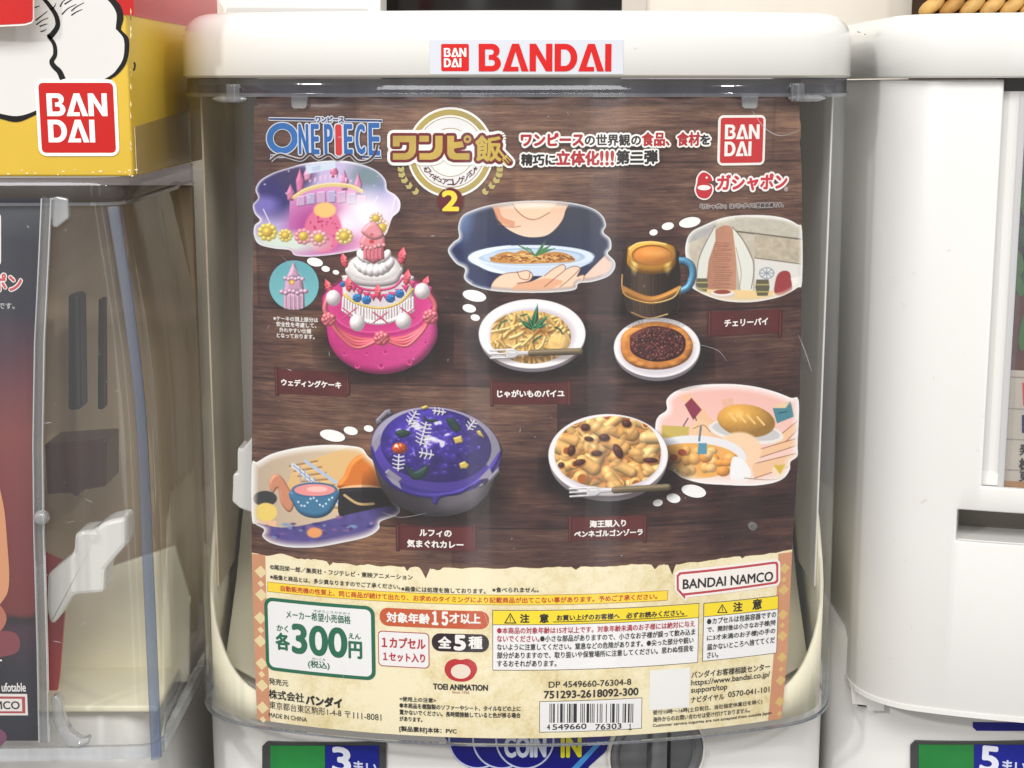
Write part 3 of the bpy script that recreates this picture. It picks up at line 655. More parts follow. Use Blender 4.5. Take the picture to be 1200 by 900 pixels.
# cream tray rising to the back
yq = .062
def pz(pts, Y): return [(p.x, p.z) for p in (at(a, b, Y) for a, b in pts)]
prism('tray_wall', pz(((-60, 690), (60, 660), (120, 668), (205, 640), (222, 700), (222, 800), (-60, 800)), yq), yq, yq+.004, M_CREAM, Cm, .001)
prism('dark_reflection', pz(((52, 520), (124, 515), (124, 570), (96, 575), (90, 583), (82, 578), (55, 580)), yq+.002), yq+.002, yq+.03, mat('dark_red_reflection', (70, 34, 26), .3, .5, noise=.2), Cm, .001)  # added dark red shape imitates a reflection of the shop
prism('black_reflection', pz(((79, 345), (93, 345), (95, 480), (79, 482)), .08), .08, .095, mat('black_reflection', (24, 21, 23), .4, .4), Cm, .002)  # added black shapes stand in for more reflections of the shop
prism('black_reflection', pz(((115, 350), (120, 350), (121, 480), (114, 480)), .085), .085, .095, mat('black_reflection', (24, 21, 23), .4, .4), Cm, .001)
prism('red_label', pz(((52, 648), (80, 660), (70, 790), (66, 815), (54, 815)), .03), .03, .032, mat('red_label', (182, 26, 32), .35, .4), Cm, 0)
bowf = Bow(XL, .029, 30.)
btext('label_lettering', bowf, 'BOX', 53, 700, 66, 720, (226, 190, 190), .0005, Cm, .5)
prism('white_bracket', pz(((147, 606), (124, 611), (113, 618), (111, 622), (97, 622), (87, 626), (86, 648), (55, 674), (54, 712), (58, 731), (64, 731), (86, 698), (122, 695), (123, 668), (147, 640)), .004), .004, .022, M_WHITE, Cm, .002)
# poster and its clear flange
P2 = thing('side_poster', 'dark navy and maroon poster behind the left dome, cut by the photo edge', 'poster', (XL+.05, YL+.004, 0))
bL = Bow(XL, YL+.004, 30.)
edge = [(50, 232), (47, 300), (42, 400), (40, 520), (41, 620), (45, 760), (47, 868)]
left = [(-420, y) for x, y in edge[::-1]]
sh = slab('printed_sheet', bL, edge+left, -.0004, 0, None, P2)
m = bpy.data.materials.new('maroon_poster_print'); m.use_nodes = True; n, l = nodes(m); p = n['Principled BSDF']; p.inputs['Roughness'].default_value = .3
tx = n.new('ShaderNodeTexCoord'); se = n.new('ShaderNodeSeparateXYZ'); l.new(tx.outputs['Object'], se.inputs[0])
nz = n.new('ShaderNodeTexNoise'); nz.inputs['Scale'].default_value = 30; nz.inputs['Detail'].default_value = 6; l.new(tx.outputs['Object'], nz.inputs['Vector'])
ma_ = n.new('ShaderNodeMath'); ma_.operation = 'MULTIPLY_ADD'; ma_.inputs[1].default_value = .02; l.new(nz.outputs[0], ma_.inputs[0]); l.new(se.outputs[2], ma_.inputs[2])
mr = n.new('ShaderNodeMapRange'); l.new(ma_.outputs[0], mr.inputs[0]); mr.inputs[1].default_value = at(30, 868, YL).z; mr.inputs[2].default_value = at(30, 232, YL).z+.01
cr = n.new('ShaderNodeValToRGB'); l.new(mr.outputs[0], cr.inputs[0]); l.new(cr.outputs[0], p.inputs['Base Color'])
cr.color_ramp.elements[0].position = 0; cr.color_ramp.elements[0].color = (*lin((26, 30, 46)), 1); cr.color_ramp.elements[1].position = 1; cr.color_ramp.elements[1].color = (*lin((70, 74, 84)), 1)
for pos, c in ((.16, (24, 26, 42)), (.24, (60, 34, 52)), (.262, (18, 18, 28)), (.275, (112, 40, 44)), (.42, (118, 44, 50)), (.60, (126, 56, 58)), (.74, (70, 30, 52)), (.80, (20, 22, 44)), (.93, (20, 24, 44))):
    x = cr.color_ramp.elements.new(pos); x.color = (*lin(c), 1)
sh.data.materials.append(m)
slab('skin_toned_shape', bL, spline([(-8, 560), (4, 590), (9, 640), (11, 680), (6, 700), (-8, 700)], 4).tolist(), None, .0003, ink((214, 150, 110)), P2)
slab('skin_toned_shape', bL, spline([(-8, 706), (3, 712), (8, 725), (2, 738), (-8, 740)], 4).tolist(), None, .0003, ink((180, 110, 92)), P2)
slab('pink_shape', bL, spline([(-8, 742), (14, 740), (23, 748), (22, 762), (10, 768), (-8, 768)], 4).tolist(), None, .0003, ink((128, 60, 72)), P2)
slab('pink_shape', bL, spline([(-8, 855), (4, 856), (8, 866), (-2, 876), (-8, 874)], 4).tolist(), None, .0003, ink((120, 64, 100)), P2)
btext('lettering', bL, 'ufotable', 2, 800, 30, 810, (236, 234, 236), .0004, P2, .2)
btext('lettering', bL, 'す', -7, 771, 2, 784, (240, 240, 240), .0004, P2, .5)
c_ = slab('company_label', bL, [(-90, 812), (32, 813), (33, 838), (-90, 838)], None, .0003, ink((232, 226, 226)), P2)
slab('label_frame', bL, [(-90, 815), (29.5, 816), (30, 835.5), (-90, 835.5)], None, .0004, ink((176, 66, 76)), P2); slab('label_field', bL, [(-90, 818), (26, 818.5), (26.5, 833), (-90, 833)], None, .0005, ink((232, 226, 226)), P2)
btext('label_lettering', bL, 'BANDAI NAMCO', -78, 821.5, 23, 830.5, (30, 26, 30), .0006, P2, .25)
for dz, cc, bo in ((.0004, (244, 240, 240), 1.8), (.0005, (206, 70, 84), .6)): btext('brand_lettering', bL, 'ガシャポン', -64, 321, 25, 342, cc, dz, P2, bo)
btext('lettering', bL, 'バンダイの登録商標です。', -75, 354.5, 17, 362, (200, 202, 206), .0004, P2, .1)
slab('emblem_edge', bL, rr(-60, 249, 1.5, 312, 6), None, .0003, ink((238, 234, 234)), P2); slab('emblem_red', bL, rr(-57, 253, -1, 308, 4), None, .0004, ink((196, 40, 44)), P2)
fixparent(P2)
fl = [(x+0, y) for x, y in edge]+[(x+11.5, y) for x, y in edge[::-1]]
slab('holder_flange', Bow(XL, YL+.002, 30.), fl, 0, .0015, M_HOLDER, Cm)
for w in (0, 11): slab('flange_edge', Bow(XL, YL+.001, 30.), [(x+w-.7, y) for x, y in edge]+[(x+w+.7, y) for x, y in edge[::-1]], 0, .002, plastic('bright_edge_plastic', (.9, .9, .9), (.7, .7, .72), .1, 2, .45) if 'bright_edge_plastic' not in MATS else MATS['bright_edge_plastic'], Cm)
lathe('flange_boss', [(.0034, -.001), (.0034, .0015), (.0028, .0028), (.0012, .0034)], M_FROST, Cm, at(49, 606, YL-.002), 0, 20)
prism('holder_hook', pz(((58, 233), (66, 230), (80, 233), (80, 256), (66, 267), (61, 266)), YL+.001), YL+.001, YL+.006, M_FROST, Cm, .0008)
prism('holder_foot', pz(((59, 818), (66, 815), (72, 822), (74, 840), (82, 858), (96, 868), (104, 864), (105, 872), (90, 878), (78, 876), (68, 862), (61, 846)), YL+.003), YL+.003, YL+.009, M_FROST, Cm, .0012)
for a in (A, B_, Cm): fixparent(a)

# ---- card box on the left machine
xs = at(157, 208, YL).x; zb0 = ZLT+.0005; zt0 = zb0+.13
D = thing('card_box', 'yellow and red printed card box with white cloud drawing and red maker square', 'box', (xs-.16, .02, zb0))
yellow = mat('yellow_card', (220, 185, 68), .35, .45, noise=.04, nscale=30); redc = mat('red_card', (190, 26, 24), .32, .5, noise=.06, nscale=30)
box('carton', xs-.34, xs, YL-.001, .20, zb0, zt0, yellow, D, .0012)
def fp(pts): return [(p.x, p.z) for p in (at(a, b, YL-.001) for a, b in pts)]
def card(name, pts, d0, d1, m): return prism(name, fp(pts), YL-.001-d1, YL-.001-d0, m, D)
card('red_top_print', ((-400, 17.5), (157, 17.5), (157, -120), (-400, -120)), 0, .0002, redc)
card('ink_outline', spline([(-60, 120), (-30, 132), (0, 139), (20, 143), (39, 136), (60, 125), (100, 108), (131, 92), (141, 84), (148, 74), (151.5, 60), (151, 45), (144, 37), (142, 33), (145, 20), (141, 6), (131, -4), (110, -20), (-60, -40)], 4).tolist(), .0002, .00035, ink((16, 15, 16)))
card('white_cloud_print', spline([(-60, 116), (-30, 127), (0, 133), (20, 136), (39, 131), (60, 120), (100, 104), (129, 89), (138, 80), (144, 70), (146, 58), (145, 45), (138, 36), (136, 33), (137, 18), (133, 8), (124, -2), (100, -20), (-60, -40)], 4).tolist(), .00035, .0005, ink((214, 213, 210)))
def brush(pts, w0, w1, wm=None):
    p = spline(pts, 5, False); T = np.gradient(p, axis=0); T /= np.linalg.norm(T, axis=1)[:, None]; N = np.column_stack([-T[:, 1], T[:, 0]])
    k = np.linspace(0, 1, len(p)); w = (w0*(1-k)+w1*k)/2 if wm is None else (wm*np.sin(math.pi*k)+w0*(1-k)+w1*k)/2
    o = np.concatenate([p+N*w[:, None], (p-N*w[:, None])[::-1]]); return card('brush_line', o.tolist(), .0005, .00065, ink((16, 15, 16)))
brush([(48, -6), (58, 6), (66, 18), (68, 30), (62, 40), (57, 44)], 4, 7)
brush([(57, 42), (64, 52), (65, 64), (61, 72), (64, 78), (70, 84), (74, 93)], 4, 7)
for q in (((41, 9), (47, 7)), ((42, 24), (50, 18), (56, 13)), ((43, 29), (50, 24), (57, 21)), ((47, 31), (52, 29), (56, 28)), ((48, 37), (52, 36), (55, 34)), ((71, 8), (74, 2), (80, -3)), ((76, 5), (84, 0), (90, -4)), ((73, 17), (80, 10), (90, 5)), ((84, 13), (90, 8), (99, 3)), ((84, 18), (90, 14), (97, 11)), ((96, -1), (102, -2), (106, -3)), ((60, 12), (64, 8), (66, 4))):
    brush(q, 1.6, .6)
brush([(157.5, 73), (158.6, 77), (157, 83)], 2.2, 2.2)
# maker's square on the box front
bD = Bow(XL, YL-.0016, 40.)
emblem('emblem_square', bD, 45, 97, 132.5, 179, .0003, D, border=.045, red=(188, 28, 26), step=None)
# scuffs along the worn lower edge
for k in range(16):
    x = random.uniform(2, 158) if k > 5 else random.uniform(146, 158); y = random.uniform(198, 206); w_ = random.uniform(1.2, 4.5)
    card('scuff', [(x, y), (x+w_, y+random.uniform(-.6, .4)), (x+w_*.8, y+1), (x+w_*.3, y+1.3)], .0001, .0002, ink((240, 232, 206)))
for k in range(12):
    y = random.uniform(5, 200); card('scuff', [(153.2, y), (154.2, y+random.uniform(2, 7)), (153.6, y+8), (153, y+4)], .0001, .0004, ink((242, 228, 176)))
# red side print and clear tape on the side
def sidep(name, pts, x0, x1, m):
    """outline on the right side of the box, (y, z)"""
    o = prism(name, pts, 0, x1-x0, m, D); me = o.data
    for v_ in me.vertices: v_.co = Vector((x0+v_.co.y, v_.co.x, v_.co.z))
    return o
zz = at(157, 17.5, YL).z
sidep('red_side_print', [(YL+.0006, zz), (.199, zz), (.199, zt0), (YL+.0006, zt0)], xs, xs+.0002, redc)
M_TAPE = plastic('clear_tape', (.97, .96, .93), (.9, .88, .82), .2, .5, .04)
sidep('clear_tape', [(YL+.003, zb0+.001), (.17, zb0+.001), (.17, zb0+.030), (YL+.003, zb0+.0215)], xs+.0002, xs+.0004, M_TAPE)
sidep('tape_edge', [(YL+.003, zb0+.001), (YL+.0038, zb0+.001), (YL+.0036, zb0+.0215), (YL+.003, zb0+.0215)], xs+.0004, xs+.0006, ink((236, 226, 180)))
# folded red card flap hanging at the top left
prism('hanging_flap', [(p.x, p.z) for p in (at(a, b, YL-.012) for a, b in ((-60, 29), (0, 31.5), (30, 30), (38, 27.5), (40.5, 24), (40.5, -60), (-60, -60)))], YL-.0135, YL-.012, ink((236, 230, 224)), D)
prism('red_flap_face', [(p.x, p.z) for p in (at(a, b, YL-.0135) for a, b in ((-60, 26.5), (0, 29), (29, 27.5), (37, 25), (38.5, 22), (38.5, -60), (-60, -60)))], YL-.0138, YL-.0135, redc, D)
fixparent(D)

# ---- what stands behind the lids
wall = box('wall', -1.6, 1.6, 1.0, 1.02, -.7, 1.2, mat('beige_wall_paint', (206, 200, 188), .7, .2, noise=.04, nscale=5), None, 0); wall['kind'] = 'structure'
shf = box('shelf', -1.2, 1.2, .27, .70, Z_LT-.05, Z_LT-.035, mat('pale_shelf', (214, 208, 198), .5, .3, noise=.03), None, .002); shf['kind'] = 'structure'
E_ = thing('display_case', 'white case with a wide black window behind the middle lid', 'display case', (0, .42, Z_LT-.035))
def bx(px, Y): return at(px, 6, Y).x
box('case_body', bx(176, .4), bx(1096, .4), .40, .55, Z_LT-.035, Z_LT+.12, mat('warm_white_case', (222, 216, 206), .45, .4, noise=.02), E_, .003)
box('black_window', bx(446, .399), bx(729, .399), .3965, .40, Z_LT-.03, Z_LT+.10, mat('black_gloss', (20, 17, 17), .12, .5), E_, .001)
box('case_edge', bx(728.6, .396), bx(758, .396), .396, .40, Z_LT-.034, Z_LT+.12, mat('grey_edge', (196, 190, 182), .4, .4), E_, .001)
fixparent(E_)
E2 = thing('white_carton', 'white carton edge standing between the yellow box and the middle lid', 'carton', (bx(230, .33), .33, Z_LT-.035))
prism('carton_side', [(p.x, p.z) for p in (at(a, b, .33) for a, b in ((255, 40), (262, 12), (252, -4), (248, -30), (446, -30), (446, 40)))], .33, .38, mat('white_card', (232, 231, 230), .5, .3, noise=.02), E2, .001)
prism('grey_flap', [(p.x, p.z) for p in (at(a, b, .328) for a, b in ((262, 40), (268, 8), (430, 9), (446, 40)))], .322, .328, mat('grey_white_card', (206, 205, 206), .5, .3), E2, .001)
fixparent(E2)
# wicker basket at the top right
Bk = thing('wicker_basket', 'woven tan wicker basket standing behind the right machine lid', 'basket', (bx(1200, .36), .40, Z_LT-.035))
mw = mat('dark_basket_core', (58, 38, 22), .7, .2)
box('basket_core', bx(1086, .36), bx(1086, .36)+.35, .368, .52, Z_LT-.033, Z_LT+.09, mw, Bk, .004)
wick = [mat('wicker_cane', (206, 164, 96), .5, .4, noise=.18, nscale=120, bump=.3), mat('wicker_cane_dark', (178, 132, 70), .5, .4, noise=.18, nscale=120, bump=.3)]
for row in range(4):
    for i in range(13):
        bm = bmesh.new(); bmesh.ops.create_uvsphere(bm, u_segments=10, v_segments=7, radius=1)
        x = bx(1094, .36)+i*.0135+(.006 if row % 2 else 0); z = Z_LT-.001+row*.010
        M = Matrix.Translation((x, .365, z)) @ Matrix.Rotation(R(-32), 4, 'Y') @ Matrix.Diagonal((.0098, .006, .0047, 1)); bmesh.ops.transform(bm, matrix=M, verts=bm.verts)
        me = bpy.data.meshes.new('cane'); bm.to_mesh(me); bm.free(); link('cane', me, wick[random.random() < .35], Bk, True)
fixparent(Bk)
#%%PART3

# wear: hair scratches, specks and scuffs on the plastic
def hair(bow, pts, w, lift, m, parent, name='scratch'):
    p = spline(pts, 5, False) if len(pts) > 2 else np.array([np.array(pts[0])+(np.array(pts[1])-np.array(pts[0]))*k/4 for k in range(5)], float)
    T = np.gradient(p, axis=0); T /= np.linalg.norm(T, axis=1)[:, None]; N = np.column_stack([-T[:, 1], T[:, 0]]); k = np.sin(math.pi*np.linspace(.06, .94, len(p)))*w/2
    A0, A1 = p+N*k[:, None], p-N*k[:, None]; s0, t0 = bow.st(A0[:, 0], A0[:, 1]); s1, t1 = bow.st(A1[:, 0], A1[:, 1]); n = len(p)
    v = np.concatenate([bow.p(s0, t0, lift), bow.p(s1, t1, lift)]); return pyd(name, v, [(i, i+1, n+i+1, n+i) for i in range(n-1)], m, parent)
M_SCR = plastic('scratch_haze', (.95, .95, .95), (.9, .9, .9), .3, 2, .34)
bS = Bow(X0, -.0034, RB+.0034)
for q, w in ((((935, 392), (943, 412), (951, 436)), .9), (((880, 128), (896, 150), (915, 159), (938, 152)), 1.1), (((330, 300), (352, 322), (360, 346)), .6), (((448, 600), (470, 606), (500, 601)), .6), (((570, 838), (580, 826), (588, 812)), .8), (((398, 770), (404, 782), (402, 795)), .7), (((560, 700), (575, 742), (578, 790)), .6), (((812, 402), (840, 410), (852, 424)), .6)):
    hair(bS, q, w, .0004, M_SCR, A)
rs = random.Random(5)
for k in range(70):
    x, y = rs.uniform(300, 930), rs.uniform(125, 855); a = rs.uniform(0, math.pi); L = rs.choice([.7, 1, 1.4, 3, 6]); hair(bS, ((x, y), (x+L*math.cos(a), y+L*math.sin(a))), rs.uniform(.5, 1.1), .0004, M_SCR, A, 'speck')
bSL = Bow(XL, YL-.0012, 30.)
for k in range(34):
    x, y = rs.uniform(4, 138), rs.uniform(240, 840); a = rs.uniform(-.6, .9); L = rs.choice([.7, 1, 1.6, 5, 10]); hair(bSL, ((x, y), (x+L*math.cos(a), y+L*math.sin(a))), rs.uniform(.4, 1.), .0002, M_SCR, Cm, 'speck')
sc = mat('grey_scuff', (120, 116, 110), .6, .2); sc2 = mat('faint_scuff', (196, 190, 182), .6, .2); bRL = Bow(XR, YR-.006, RB+.002); bRd = Bow(XR, YR, RB)
for q, w, bw, m_ in ((((1005, 37), (1009, 38.4)), 1.4, bRL, sc), (((1013, 40), (1015, 41)), 1.2, bRL, sc), (((1087, 23), (1090, 24)), .9, bRL, sc)): hair(bw, q, w, .0008, m_, B_, 'scuff')
for k in range(26):
    x, y = rs.uniform(1030, 1150), rs.uniform(110, 790); a = rs.uniform(0, math.pi); L = rs.choice([.8, 1.2, 2, 5, 9]); hair(bRd, ((x, y), (x+L*math.cos(a), y+L*math.sin(a))), rs.uniform(.35, .8), .0003, sc2, B_, 'scuff')
for k in range(16):
    x, y = rs.uniform(235, 975), rs.uniform(30, 88); L = rs.choice([.8, 1.4, 3]); a = rs.uniform(0, math.pi)
    if 495 < x < 740: continue
    hair(bowL, ((x, y), (x+L*math.cos(a), y+L*math.sin(a))), rs.uniform(.4, .8), .0003, sc2, A, 'scuff')
ribbon('lid_seam', plan(X0, .00215), Z_LB+.0010, Z_LB+.0014, mat('seam_shade', (176, 170, 160), .6, .2), A, .0006)
for a in (A, B_, Cm): fixparent(a)
# ================================================================== the poster in the middle dome
PO = thing('food_poster', 'brown wood-grain poster of printed dishes with parchment price panel inside the middle dome', 'poster', (X0, .005, Z_D0))
bowP = Bow(X0, RB-RP, RP)
def woodmat():
    m = bpy.data.materials.new('printed_dark_planks'); m.use_nodes = True; n, l = nodes(m); p = n['Principled BSDF']; p.inputs['Roughness'].default_value = .36; p.inputs['Specular IOR Level'].default_value = .4
    tx = n.new('ShaderNodeTexCoord'); se = n.new('ShaderNodeSeparateXYZ'); l.new(tx.outputs['Object'], se.inputs[0])
    def M(op, a, b=None, c=None):
        x = n.new('ShaderNodeMath'); x.operation = op
        for i, q in enumerate((a, b, c)):
            if q is None: continue
            if isinstance(q, (int, float)): x.inputs[i].default_value = q
            else: l.new(q, x.inputs[i])
        return x.outputs[0]
    def N(sx, sz, det=5, rough=.6, off=0.):
        mp = n.new('ShaderNodeMapping'); mp.inputs['Scale'].default_value = (sx, 0, sz); mp.inputs['Location'].default_value = (off, off, off); l.new(tx.outputs['Object'], mp.inputs[0])
        q = n.new('ShaderNodeTexNoise'); q.inputs['Scale'].default_value = 1; q.inputs['Detail'].default_value = det; q.inputs['Roughness'].default_value = rough; l.new(mp.outputs[0], q.inputs['Vector']); return q.outputs[0]
    zz = M('MULTIPLY', M('SUBTRACT', se.outputs[2], float(px2st(600, 281)[1])), 1/.0345); row = M('FLOOR', zz); fr = M('FRACT', zz)
    xr = M('ADD', M('MULTIPLY', se.outputs[0], 5.2), M('MULTIPLY', row, .37)); colm = M('FLOOR', xr); fx = M('FRACT', xr)
    cb = n.new('ShaderNodeCombineXYZ'); l.new(row, cb.inputs[0]); l.new(colm, cb.inputs[1]); wn_ = n.new('ShaderNodeTexWhiteNoise'); l.new(cb.outputs[0], wn_.inputs[0])
    g = M('ADD', M('MULTIPLY', N(26, 420, 5, .65), .55), M('MULTIPLY', N(90, 1500, 3, .7, 3.), .45))
    b = N(22, 40, 4, .6, 5.); b2 = N(9, 11, 2, .5, 9.)
    val = M('ADD', M('MULTIPLY', M('SUBTRACT', g, .5), 1.9), M('ADD', M('MULTIPLY', M('SUBTRACT', b, .5), 1.2), M('ADD', M('MULTIPLY', M('SUBTRACT', wn_.outputs[0], .5), .36), M('ADD', M('MULTIPLY', M('SUBTRACT', b2, .5), .9), .475))))
    top_glare = n.new('ShaderNodeMapRange'); l.new(se.outputs[2], top_glare.inputs[0]); top_glare.inputs[1].default_value = float(px2st(600, 320)[1]); top_glare.inputs[2].default_value = float(px2st(600, 120)[1]); top_glare.inputs[3].default_value = 0; top_glare.inputs[4].default_value = .27  # planks lighten towards the top, reflected light put into the print colour
    val = M('ADD', val, top_glare.outputs[0])
    r = n.new('ShaderNodeValToRGB'); l.new(val, r.inputs[0]); E = r.color_ramp.elements
    E[0].position = 0; E[0].color = (*lin((36, 19, 22)), 1); E[1].position = 1; E[1].color = (*lin((146, 112, 92)), 1)
    for pos, c in ((.25, (56, 33, 33)), (.48, (80, 52, 47)), (.72, (108, 78, 65))): x = E.new(pos); x.color = (*lin(c), 1)
    # tan streaks, plank seams, butt joints
    tan = n.new('ShaderNodeMapRange'); l.new(M('ADD', b2, M('MULTIPLY', b, .5)), tan.inputs[0]); tan.inputs[1].default_value = .80; tan.inputs[2].default_value = 1.0; tan.inputs[4].default_value = .55
    mx = n.new('ShaderNodeMix'); mx.data_type = 'RGBA'; mx.blend_type = 'MULTIPLY'; l.new(tan.outputs[0], mx.inputs[0]); l.new(r.outputs[0], mx.inputs[6]); mx.inputs[7].default_value = (1.25, 1.0, .62, 1)
    se1 = M('LESS_THAN', M('ADD', fr, M('MULTIPLY', b, -.035)), .012); se2 = M('LESS_THAN', fx, .008); seam = M('MULTIPLY', M('MAXIMUM', se1, M('MULTIPLY', se2, .4)), .6)
    kn = n.new('ShaderNodeTexVoronoi'); mpk = n.new('ShaderNodeMapping'); mpk.inputs['Scale'].default_value = (16, 0, 34); l.new(tx.outputs['Object'], mpk.inputs[0]); l.new(mpk.outputs[0], kn.inputs['Vector']); kn.inputs['Scale'].default_value = 1
    kt = n.new('ShaderNodeMapRange'); l.new(M('ADD', kn.outputs['Distance'], M('MULTIPLY', g, .25)), kt.inputs[0]); kt.inputs[1].default_value = .14; kt.inputs[2].default_value = .22; kt.inputs[3].default_value = .55; kt.inputs[4].default_value = 0
    dk = n.new('ShaderNodeMix'); dk.data_type = 'RGBA'; l.new(M('MAXIMUM', seam, kt.outputs[0]), dk.inputs[0]); l.new(mx.outputs[2], dk.inputs[6]); dk.inputs[7].default_value = (*lin((30, 18, 20)), 1)
    l.new(dk.outputs[2], p.inputs['Base Color'])
    wv = n.new('ShaderNodeBump'); wv.inputs['Strength'].default_value = .16; wv.inputs['Distance'].default_value = .002; l.new(b2, wv.inputs['Height']); l.new(wv.outputs[0], p.inputs['Normal'])
    return m
Lp = [(298, 114), (297, 250), (296, 400), (295, 560), (295, 650), (298, 760), (302, 858)]; Rp = [(938, 114), (940, 250), (939, 400), (935, 540), (928, 650), (923, 760), (915, 853)]
CS, CT = float(px2st(899, 150)[0]), float(px2st(899, 198)[1]); CT2 = float(px2st(600, 124)[1])
tt0, tt1 = Z_D0+.0012, float(px2st(600, 113)[1])
def side_s(P): s, t = px2st([p[0] for p in P], [p[1] for p in P]); o = np.argsort(t); return lambda q: np.interp(q, t[o], s[o])
sl_, sr_ = side_s(Lp), side_s(Rp); v = []; f = []; NX_, NZ_ = 180, 150
for j in range(NZ_+1):
    t = tt0+(tt1-tt0)*j/NZ_; s = np.linspace(sl_(t), sr_(t), NX_+1)
    w1 = np.clip((s-CS)/.010, 0, 1)*np.clip((t-CT)/.012, 0, 1); w2 = np.full(NX_+1, np.clip((t-CT2)/.004, 0, 1))
    lift = -.65*w1*(.0011+.0009*np.sin((s*.9+t*.7)*620)+.0005*np.sin((t-s*.3)*1100))*np.clip((s-CS)/.02, 0, 1)-w2*.0012*(1+np.sin(s*190)*.8)
    v += [tuple(st3(float(s_), t, float(q))) for s_, q in zip(s, lift)]
for j in range(NZ_):
    for i in range(NX_): a = j*(NX_+1)+i; f.append((a, a+1, a+NX_+2, a+NX_+1))
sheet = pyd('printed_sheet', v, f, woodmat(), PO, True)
# parchment panel with a torn upper edge
def parch():
    m = bpy.data.materials.new('printed_parchment'); m.use_nodes = True; n, l = nodes(m); p = n['Principled BSDF']; p.inputs['Roughness'].default_value = .36; p.inputs['Specular IOR Level'].default_value = .4
    tx = n.new('ShaderNodeTexCoord'); outs = []
    for sc, de in ((26, 3), (190, 4), (700, 2)):
        q = n.new('ShaderNodeTexNoise'); q.inputs['Scale'].default_value = sc; q.inputs['Detail'].default_value = de; l.new(tx.outputs['Object'], q.inputs['Vector']); outs.append(q.outputs[0])
    a = n.new('ShaderNodeMath'); a.operation = 'MULTIPLY_ADD'; l.new(outs[1], a.inputs[0]); a.inputs[1].default_value = .5; l.new(outs[0], a.inputs[2])
    b = n.new('ShaderNodeMath'); b.operation = 'MULTIPLY_ADD'; l.new(outs[2], b.inputs[0]); b.inputs[1].default_value = .35; l.new(a.outputs[0], b.inputs[2])
    r = n.new('ShaderNodeValToRGB'); l.new(b.outputs[0], r.inputs[0]); E = r.color_ramp.elements
    E[0].position = .62; E[0].color = (*lin((208, 188, 136)), 1); E[1].position = 1.1 if False else 1.; E[1].color = (*lin((244, 234, 200)), 1); x = E.new(.8); x.color = (*lin((232, 216, 170)), 1)
    l.new(r.outputs[0], p.inputs['Base Color']); return m
torn = [(298, 648), (305, 650), (317, 651), (326, 649), (335, 650), (346, 654), (357, 655.6), (368, 655), (383, 658), (386, 663), (390, 659), (404, 660), (418, 663), (431, 661), (447, 664), (460, 663), (474, 664), (477, 669), (480, 665.6), (486, 664), (492, 665.6), (499, 678), (504, 666), (509, 667), (514, 668), (520, 665), (541, 666.5), (560, 665), (588, 666.5), (604, 664.4), (633, 666), (655, 664), (670, 664.4), (675, 668), (680, 664), (700, 664), (722, 663.5), (740, 661), (763, 661.7), (767, 667), (771.5, 663), (778, 661), (783, 662), (788, 673.6), (792, 661.7), (806, 659), (824, 658), (846, 654), (867, 652), (870, 654.7), (873, 652), (895, 650), (917, 646), (927.5, 644)]
tr = []
for a, b in zip(torn[:-1], torn[1:]):
    for k in range(3): u = k/3; tr.append((a[0]+(b[0]-a[0])*u, a[1]+(b[1]-a[1])*u+(random.uniform(-.7, .7) if k else 0)))
tr.append(torn[-1])
tq = np.array([px2st(*p) for p in tr]).reshape(-1, 2); tu = (tq[:, 0]-sl_(tq[:, 1]))/(sr_(tq[:, 1])-sl_(tq[:, 1])); tu[0], tu[-1] = 0, 1
ts = [tuple(map(float, q)) for q in tq]
US = np.unique(np.round(np.concatenate([tu, np.linspace(0, 1, 60)]), 5)); TT = np.interp(US, tu, tq[:, 1])
def sheetband(name, top, bot, level, m, parent, rows=14, inset=.0001):
    v = []; f = []; n = len(US)
    for j in range(rows+1):
        t = top+(bot-top)*j/rows; s_ = (sl_(t)+inset)+(sr_(t)-sl_(t)-2*inset)*US; v += list(map(tuple, st3(s_, t, level*LV)))
    for j in range(rows):
        for i in range(n-1): f.append((j*n+i, (j+1)*n+i, (j+1)*n+i+1, j*n+i+1))
    return pyd(name, v, f, m, parent, True)
def side_pts(fn, t0, t1, n, off): return [(float(fn(t0+(t1-t0)*i/n))+off, t0+(t1-t0)*i/n) for i in range(n+1)]
def pst(name, pts, level, m, parent):
    v, f = tri2d(pts); return on_poster(name, np.column_stack([v, np.zeros(len(v))]), f, level, m, parent, .006)
sheetband('parchment_edge', TT+.00035, TT-.0006, 1, ink((120, 88, 58)), PO, 1)
PG = sheetband('parchment_panel', TT, np.full(len(US), tt0+.0001), 2, parch(), PO)
salmon = mat('salmon_border_print', (206, 146, 112), .38, .35, noise=.06, nscale=60)
tL = ts[0][1]-.0004
pst('border_strip', side_pts(sl_, tL, tt0+.0002, 8, .0001)+side_pts(sl_, tt0+.0002, tL, 8, .0076), 3, salmon, PG)
tR = float(px2st(918, 648)[1])
pst('border_strip', side_pts(sr_, tt0+.0002, tR, 8, -.0001)[::-1]+side_pts(sr_, tt0+.0002, tR, 8, -.0078), 3, salmon, PG)
cream = ink((234, 214, 166)); cream2 = ink((216, 184, 116))
for cx, cy, r in ((306, 670, 7.4), (306, 684, 4), (306.6, 697, 7.4), (305.5, 724, 7.4), (306, 738, 4), (305.5, 751, 7.4), (307, 777.5, 7.4), (307, 790, 4), (307.5, 803, 7.4), (308, 829, 7.4), (308.5, 843, 4)):
    ppoly('border_diamond', [(cx-r, cy-1), (cx, cy-r), (cx+r, cy+1), (cx, cy+r)], 4, cream, PG, cut=None)
